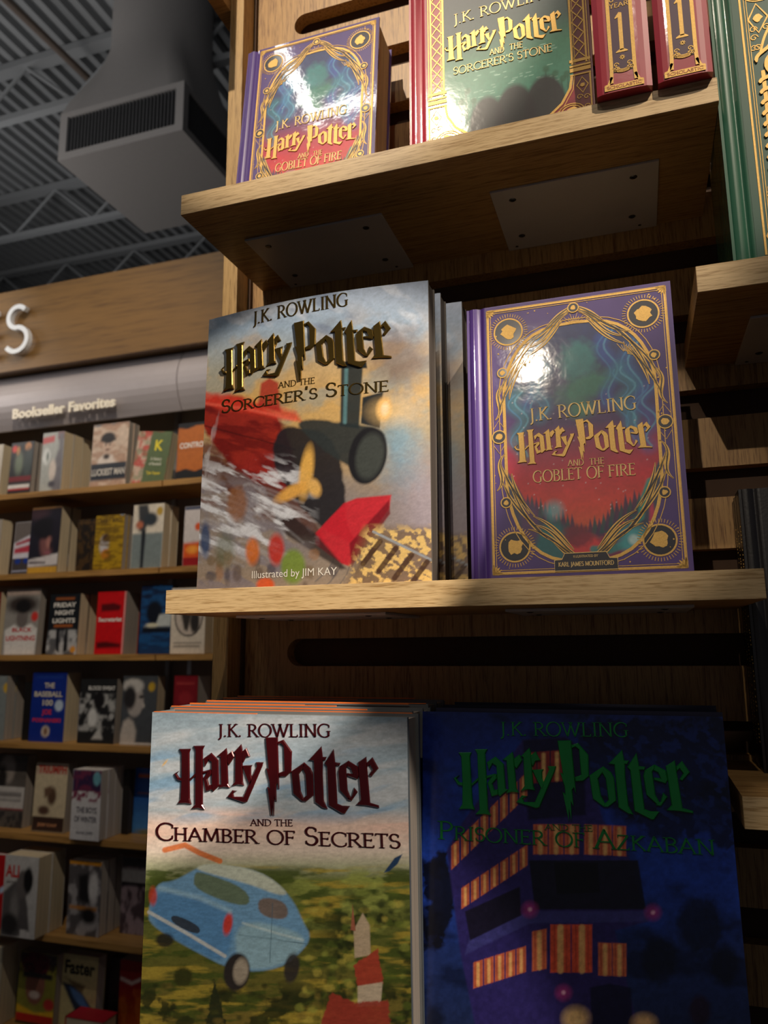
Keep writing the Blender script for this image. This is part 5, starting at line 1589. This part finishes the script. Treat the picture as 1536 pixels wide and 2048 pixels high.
for sg in (0, 1):
    f = (lambda a: a) if not sg else (lambda a: 190.6 - a)
    for xx, wd in ((20, .8), (22.4, 1.6), (34.8, 2.0), (32.6, .5)):
        Rb([(f(xx), 60), (f(xx), 240)], wd)
    y_ = 66
    while y_ < 236:                                                    # lattice of the columns
        Rb([(f(23.5), y_), (f(33.5), y_ + 13)], 1.0)
        Rb([(f(33.5), y_), (f(23.5), y_ + 13)], 1.0)
        y_ += 13
    for yy_, hh in ((62, 3), (57, 2), (52, 4), (48, 1.5)):
        g.prism([mm(f(a), b) for a, b in ((19, yy_), (37.5, yy_), (37.5, yy_ + hh), (19, yy_ + hh))], .0003, .0008, lambda a, b_, d: S(a, b_, d))
    Rb([(f(a), b) for a, b in ((36, 48), (38, 36), (46, 22), (58, 12), (76, 4), (95, 1.8))], 2.4)
    Rb([(f(a), b) for a, b in ((33.5, 48), (35.5, 34), (44, 19), (57, 8), (72, 1.8))], .7)
    Rb([(f(a), b) for a, b in ((20, 48), (20, 2), (60, 2))], 1.6)
    Rb([(f(a), b) for a, b in ((27, 45), (32, 37), (27, 29), (22, 37))], 1.1, True)
    disc(g, S, f(27) / 1000, .037, .0022, .0005, .0003, 9, .2)
    for r in (10.5, 8.2):
        Rb([(f(38) + r * math.cos(i * PI / 14) * 1.1, 11 + r * .85 * math.sin(i * PI / 14)) for i in range(28)], 1.0, True)
    disc(g, S, f(38) / 1000, .011, .0052, .0005, .0003, 11, .25)
    for (a, b) in ((24, 24), (24, 14), (50, 5), (30, 25)):
        Rb([(f(a) + (3 - i * .26) * math.cos(i * .8), b + (3 - i * .26) * math.sin(i * .8)) for i in range(10)], .7)
foil('gold_frame', g, M['gold'], t)
q = MB(); serif_text(q, S, c, 'J.K. ROWLING', (908, 51), (1106, -7), 20, .0007, thick=.11, thin=.05, base=.0003)
foil('author_lettering', q, M['goldlite'], t)
q = MB(); logo_text(q, S, c, (889, 100), (1124, 62), .0010, .0003, inset=.0002)
foil('title_lettering', q, M['gold'], t)
q = MB()
serif_text(q, S, c, 'AND', (980, 112), (1009, 105), 12, .0007, thick=.11, thin=.06, base=.0003)
serif_text(q, S, c, 'THE', (1019, 102), (1046, 96), 12, .0007, thick=.11, thin=.06, base=.0003)
serif_text(q, S, c, "SORCERER'S STONE", (907, 152), (1105, 103), 15, .0007, thick=.11, thin=.05, base=.0003)
foil('subtitle_lettering', q, M['goldlite'], t)


# ---- 7, 8. two copies standing spine forward
def spine_book(label, loc, W, H, D, cut):
    t = thing('hardback_book', label, 'book', loc, (0, 0, 0), 'red books standing spine outward')
    q = MB()
    n_ = 10
    top = [(W * i / n_, .0022 * (abs(i / n_ - .5) * 2) ** 6) for i in range(n_ + 1)]
    q.prism(top + [(W, .012), (0, .012)], 0, H, lambda a, b_, d: (a, b_, d))
    q.box(0, .0026, .012, D, 0, H)
    q.box(W - .0026, W, .012, D, 0, H)
    obj('case', q, m_red, t)
    obj('page_block', MB().box(.0026, W - .0026, .012, D - .003, .003, H - .003), M['cream'], t)
    S = lambda u, v, h: (u, -h, v)
    cc = Canvas(W, H, [(0, 0), (W * 1000, 0), (W * 1000, -H * 1000), (0, -H * 1000)], 2, 2)
    w = W * 1000
    k_ = MB()
    k_.prism([(w / 2 - 9, 18), (w / 2 + 9, 18), (w / 2 + 8.2, 96), (w / 2 - 8.2, 96)], .0001, .0003, lambda a, b_, d: S(a / 1000, b_ / 1000, d))
    obj('spine_panel', k_, plain('plum_panel_%d' % len(bpy.data.materials), (70, 34, 62), .45), t)
    g = MB()
    Rb = lambda pts, wd: ribbon(g, S, [(a / 1000, b / 1000) for a, b in pts], wd / 1000, .0003, .0003)
    for sg in (-1, 1):
        Rb([(w / 2 + sg * 10.0, 8), (w / 2 + sg * 9.4, 20), (w / 2 + sg * 9.4, 98), (w / 2 + sg * 9.6, 104)], 3.0)
        Rb([(w / 2 + sg * 9.5, 14), (w / 2 + sg * 12.5, 7), (w / 2 + sg * 15.5, 6)], 2.2)
        for (yy_, r0) in ((20, 3), (24.5, 2.4), (88, 3), (92, 2.2)):
            Rb([(w / 2 + sg * 5.4 + (r0 - i * .25) * math.cos(i * .8), yy_ + (r0 - i * .25) * math.sin(i * .8)) for i in range(10)], .7)
    for r0 in (3.5, 5.2, 6.9):
        Rb([(w / 2 + (r0 + 1.2) * math.cos(a), 22 + r0 * .7 * math.sin(a)) for a in np.linspace(PI, 2 * PI, 12)], .7)
    g.prism([(w / 2 - 16, 1.5), (w / 2 + 16, 1.5), (w / 2 + 16, 6.5), (w / 2 - 16, 6.5)], .0003, .0005, lambda a, b_, d: S(a / 1000, b_ / 1000, d))
    g.prism([(w / 2 - 11, 104), (w / 2 + 11, 104), (w / 2 + 14, 107), (w / 2 - 14, 107)], .0003, .0005, lambda a, b_, d: S(a / 1000, b_ / 1000, d))
    for i in range(4):
        a = i * PI / 4
        Rb([(w / 2 + 2.2 * math.cos(a), 31 + 2.2 * math.sin(a)), (w / 2 - 2.2 * math.cos(a), 31 - 2.2 * math.sin(a))], .7)
    # the numeral
    g.prism([(w / 2 - 1.5, 38), (w / 2 + 1.8, 38), (w / 2 + 1.8, 74), (w / 2 - .6, 75), (w / 2 - 4.2, 70), (w / 2 - 4, 69), (w / 2 - 1.5, 70)], .0003, .0006, lambda a, b_, d: S(a / 1000, b_ / 1000, d))
    g.prism([(w / 2 - 5, 36), (w / 2 + 5, 36), (w / 2 + 4.6, 37.2), (w / 2 + 1.8, 39), (w / 2 - 1.5, 39), (w / 2 - 4.6, 37.2)], .0003, .0006, lambda a, b_, d: S(a / 1000, b_ / 1000, d))
    serif_text(g, S, cc, 'YEAR', (w / 2 - 8, -80), (w / 2 + 8, -80), 4.6, .0003, thick=.15, thin=.09, base=.0003)
    serif_text(g, S, cc, 'H', (w / 2 - 2.4, -90), (w / 2 + 2.4, -90), 5, .0003, thick=.2, thin=.09, base=.0003)
    obj('spine_gilding', g, M['gold'], t)
    g = MB()
    serif_text(g, S, cc, 'SCHOLASTIC', (w / 2 - 14, -2.8), (w / 2 + 14, -2.8), 2.6, .0002, thick=.15, thin=.09, base=.0005)
    obj('publisher_lettering', g, m_red, t)
    g = MB()
    g.prism([(w / 2 - 14, 108), (w / 2 + 14, 108), (w / 2 + 14, 118), (w / 2 - 14, 118)], .0001, .0003, lambda a, b_, d: S(a / 1000, b_ / 1000, d))
    obj('name_panel', g, M['navy'], t)
    g = MB()
    serif_text(g, S, cc, 'MINALIMA', (w / 2 - 11.5, -110.5), (w / 2 + 11.5, -110.5), 5, .0003, thick=.15, thin=.09, base=.0003)
    obj('name_lettering', g, M['goldlite'], t)
    return t


spine_book('red book standing spine outward with gold numeral, left one of the pair', (-.0062, .611, ZT), .0450, .25, .172, 0)
spine_book('red book standing spine outward with gold numeral, right one of the pair', (.0432, .611, ZT), .0425, .25, .172, 1)


# ---- 9. green and gold hardback at the right edge
m_green = plain('green_cloth_shrink_wrapped', (38, 96, 72), .4, 0, .9, .08, var=.05, bump=(80, .2, 1))
t, S = hero('hardback_book', 'green hardback with twisted gold frame around a blue picture, top right edge', (.0895, .628, ZRU), .175, .255, .048, 1, 0, m_green, M['cream'], hinge=True)
W, H = .175, .255
c = Canvas(W, H, [(0, 0), (175, 0), (175, -255), (0, -255)], 120, 200, u0=.0175, u1=W - .001, v0=.001, v1=H - .001)
c.fill((34, 84, 66))
c.poly([(48, -70), (60, -30), (100, -14), (140, -30), (152, -70), (152, -200), (130, -236), (100, -246), (70, -236), (48, -200)], (50, 64, 120), 1.5)
c.cloud((80, 100, 170), 20, 30, .5, .7, .7, mask=(c.X > 46) * c.band(-246, -14, 3))
for i in range(50):
    c.ell(random.uniform(54, 150), -random.uniform(30, 236), .7, .7, (220, 226, 240), .8, .8)
for (x_, y_) in ((58, -170), (60, -120)):
    c.line([(x_ + 8 * math.cos(a), y_ + 8 * math.sin(a)) for a in np.linspace(1.6, 4.7, 10)], 2.2, (190, 200, 220), .6, 1)
c.mesh('front_print', M['shrink'], t, S, .0003)
g = MB()
Rb = lambda pts, wd, h=.0004, b0=.0003, cl=False: ribbon(g, S, [(a / 1000, b / 1000) for a, b in pts], wd / 1000 if not isinstance(wd, list) else [x_ / 1000 for x_ in wd], h, b0, cl)
for sg in (0, 1):
    f = (lambda a: a) if not sg else (lambda a: 194 - a)
    for (xx, wd) in ((24, 1.6), (27, .5), (28.8, .5)):
        Rb([(f(xx), 4), (f(xx), 250)], wd)
    for (xx) in (36, 42):
        Rb([(f(xx), 62), (f(xx), 168)], 3.0)
    for i in range(10):                                                # rope wound round the two rods
        y_ = 66 + i * 10
        Rb(bez((f(33), y_), (f(32), y_ + 6), (f(44), y_ + 3), (f(46), y_ + 10), 10), [1.0] + [3.2] * 9 + [1.2], .0009, .0006)
    Rb([(f(46) + 7 * math.cos(a) * (-1 if sg else 1), 172 + 9 * math.sin(a)) for a in np.linspace(.6, 4.9, 14)], [1.5] + [3.6] * 12 + [1.2], .0010, .0006)
    Rb(bez((f(32), 176), (f(30), 186), (f(44), 184), (f(46), 196), 10), [1.0] + [3.0] * 9 + [1.0], .0010, .0006)
    Rb(bez((f(36), 186), (f(40), 206), (f(52), 222), (f(70), 232), 12), 2.0)
    Rb(bez((f(42), 186), (f(46), 204), (f(56), 216), (f(74), 225), 12), 1.0)
    Rb([(f(a), b) for a, b in ((36, 232), (44, 218), (36, 204), (29, 218))], 1.5, cl=True)
    disc(g, S, f(36.5) / 1000, .218, .0034, .0005, .0003, 10, .25)
    for r in (11, 9):
        Rb([(f(40) + r * math.cos(i * PI / 14) * 1.2, 243 + r * .8 * math.sin(i * PI / 14)) for i in range(28)], 1.0, cl=True)
    disc(g, S, f(40) / 1000, .243, .0075, .0005, .0003, 14, .2)
    for (a, b, d_) in ((32, 208, 1), (42, 208, -1), (32, 200, 1), (31, 190, 1), (31, 56, 1), (36, 48, 1), (34, 190, 1)):
        Rb([(f(a) + (3.4 - i * .28) * math.cos(i * .8), b + (3.4 - i * .28) * math.sin(i * .8)) for i in range(11)], .8)
    Rb([(f(a), b) for a, b in ((30, 58), (48, 58), (50, 62), (30, 62))], 1.2, cl=True)
    Rb(bez((f(44), 58), (f(46), 40), (f(60), 22), (f(80), 14), 12), 2.0)
    Rb([(f(a), b) for a, b in ((30, 30), (38, 20), (30, 8), (26, 20))], 1.4, cl=True)
    disc(g, S, f(46) / 1000, .018, .0075, .0005, .0003, 12, .25)
    for r in (10,):
        Rb([(f(46) + r * math.cos(i * PI / 14), 18 + r * math.sin(i * PI / 14)) for i in range(28)], 1.1, cl=True)
    for i in range(12):
        Rb([(f(30 + i * 1.6), 4), (f(28 + i * 2.2), 8)], .5)
foil('gold_frame', g, M['gold'], t)
t2 = dup(t, None, 'second copy of the green and gold hardback, hidden behind the front one', name='x')
t2.location = t.location + Vector((.001, .0500, 0))
for o_ in (t, t2):
    o_['group'] = 'copies of the green hardback'
for ch in list(t2.children):
    if not ch.name.startswith(('case', 'page_block')):
        bpy.data.objects.remove(ch)

# ---- 10. black books on the lower right shelf
m_blk = plain('black_leather_cloth', (26, 24, 28), .42, 0, .3, .2, var=.1, bump=(400, .3))
GR = 'black hardbacks on the lower right shelf'
for i in range(3):
    l = ('front black hardback with a blind-stamped border and gold-dotted spine, right edge', 'middle black hardback of the three face-out black ones, right edge', 'rear black hardback of the three face-out black ones, against the slotted panel')[i]
    T = (.0235, .0225, .022)[i]
    yy_ = (.7300, .7545, .7775)[i]
    t, S = hero('hardback_book', l, (.0905 + .001 * i, yy_, ZRL), .165, .242, T, .3, 0, m_blk, M['dark_pages'], hinge=True, group=GR)
    g = MB()
    rnd = random.Random(i)
    SS = lambda u, v, h: (-h, u, v)
    z_ = .02
    while z_ < .215:
        if rnd.random() < .8:
            a = rnd.uniform(.006, .010)
            g.prism([(a, z_), (a + .003, z_), (a + .003, z_ + .0012), (a, z_ + .0012)], .0000, .0003, lambda a_, b_, d: SS(a_, b_, d))
        z_ += rnd.uniform(.0022, .0045)
    obj('spine_gilding', g, M['gold'], t)
    if i == 0:
        g = MB()
        for (a, wd) in ((.010, .0012), (.014, .0006)):
            ribbon(g, S, [(.022 + a, a), (.163 - a, a), (.163 - a, .242 - a), (.022 + a, .242 - a)], wd, .0004, 0, True)
        obj('stamped_border', g, plain('black_gloss', (34, 32, 36), .25), t)
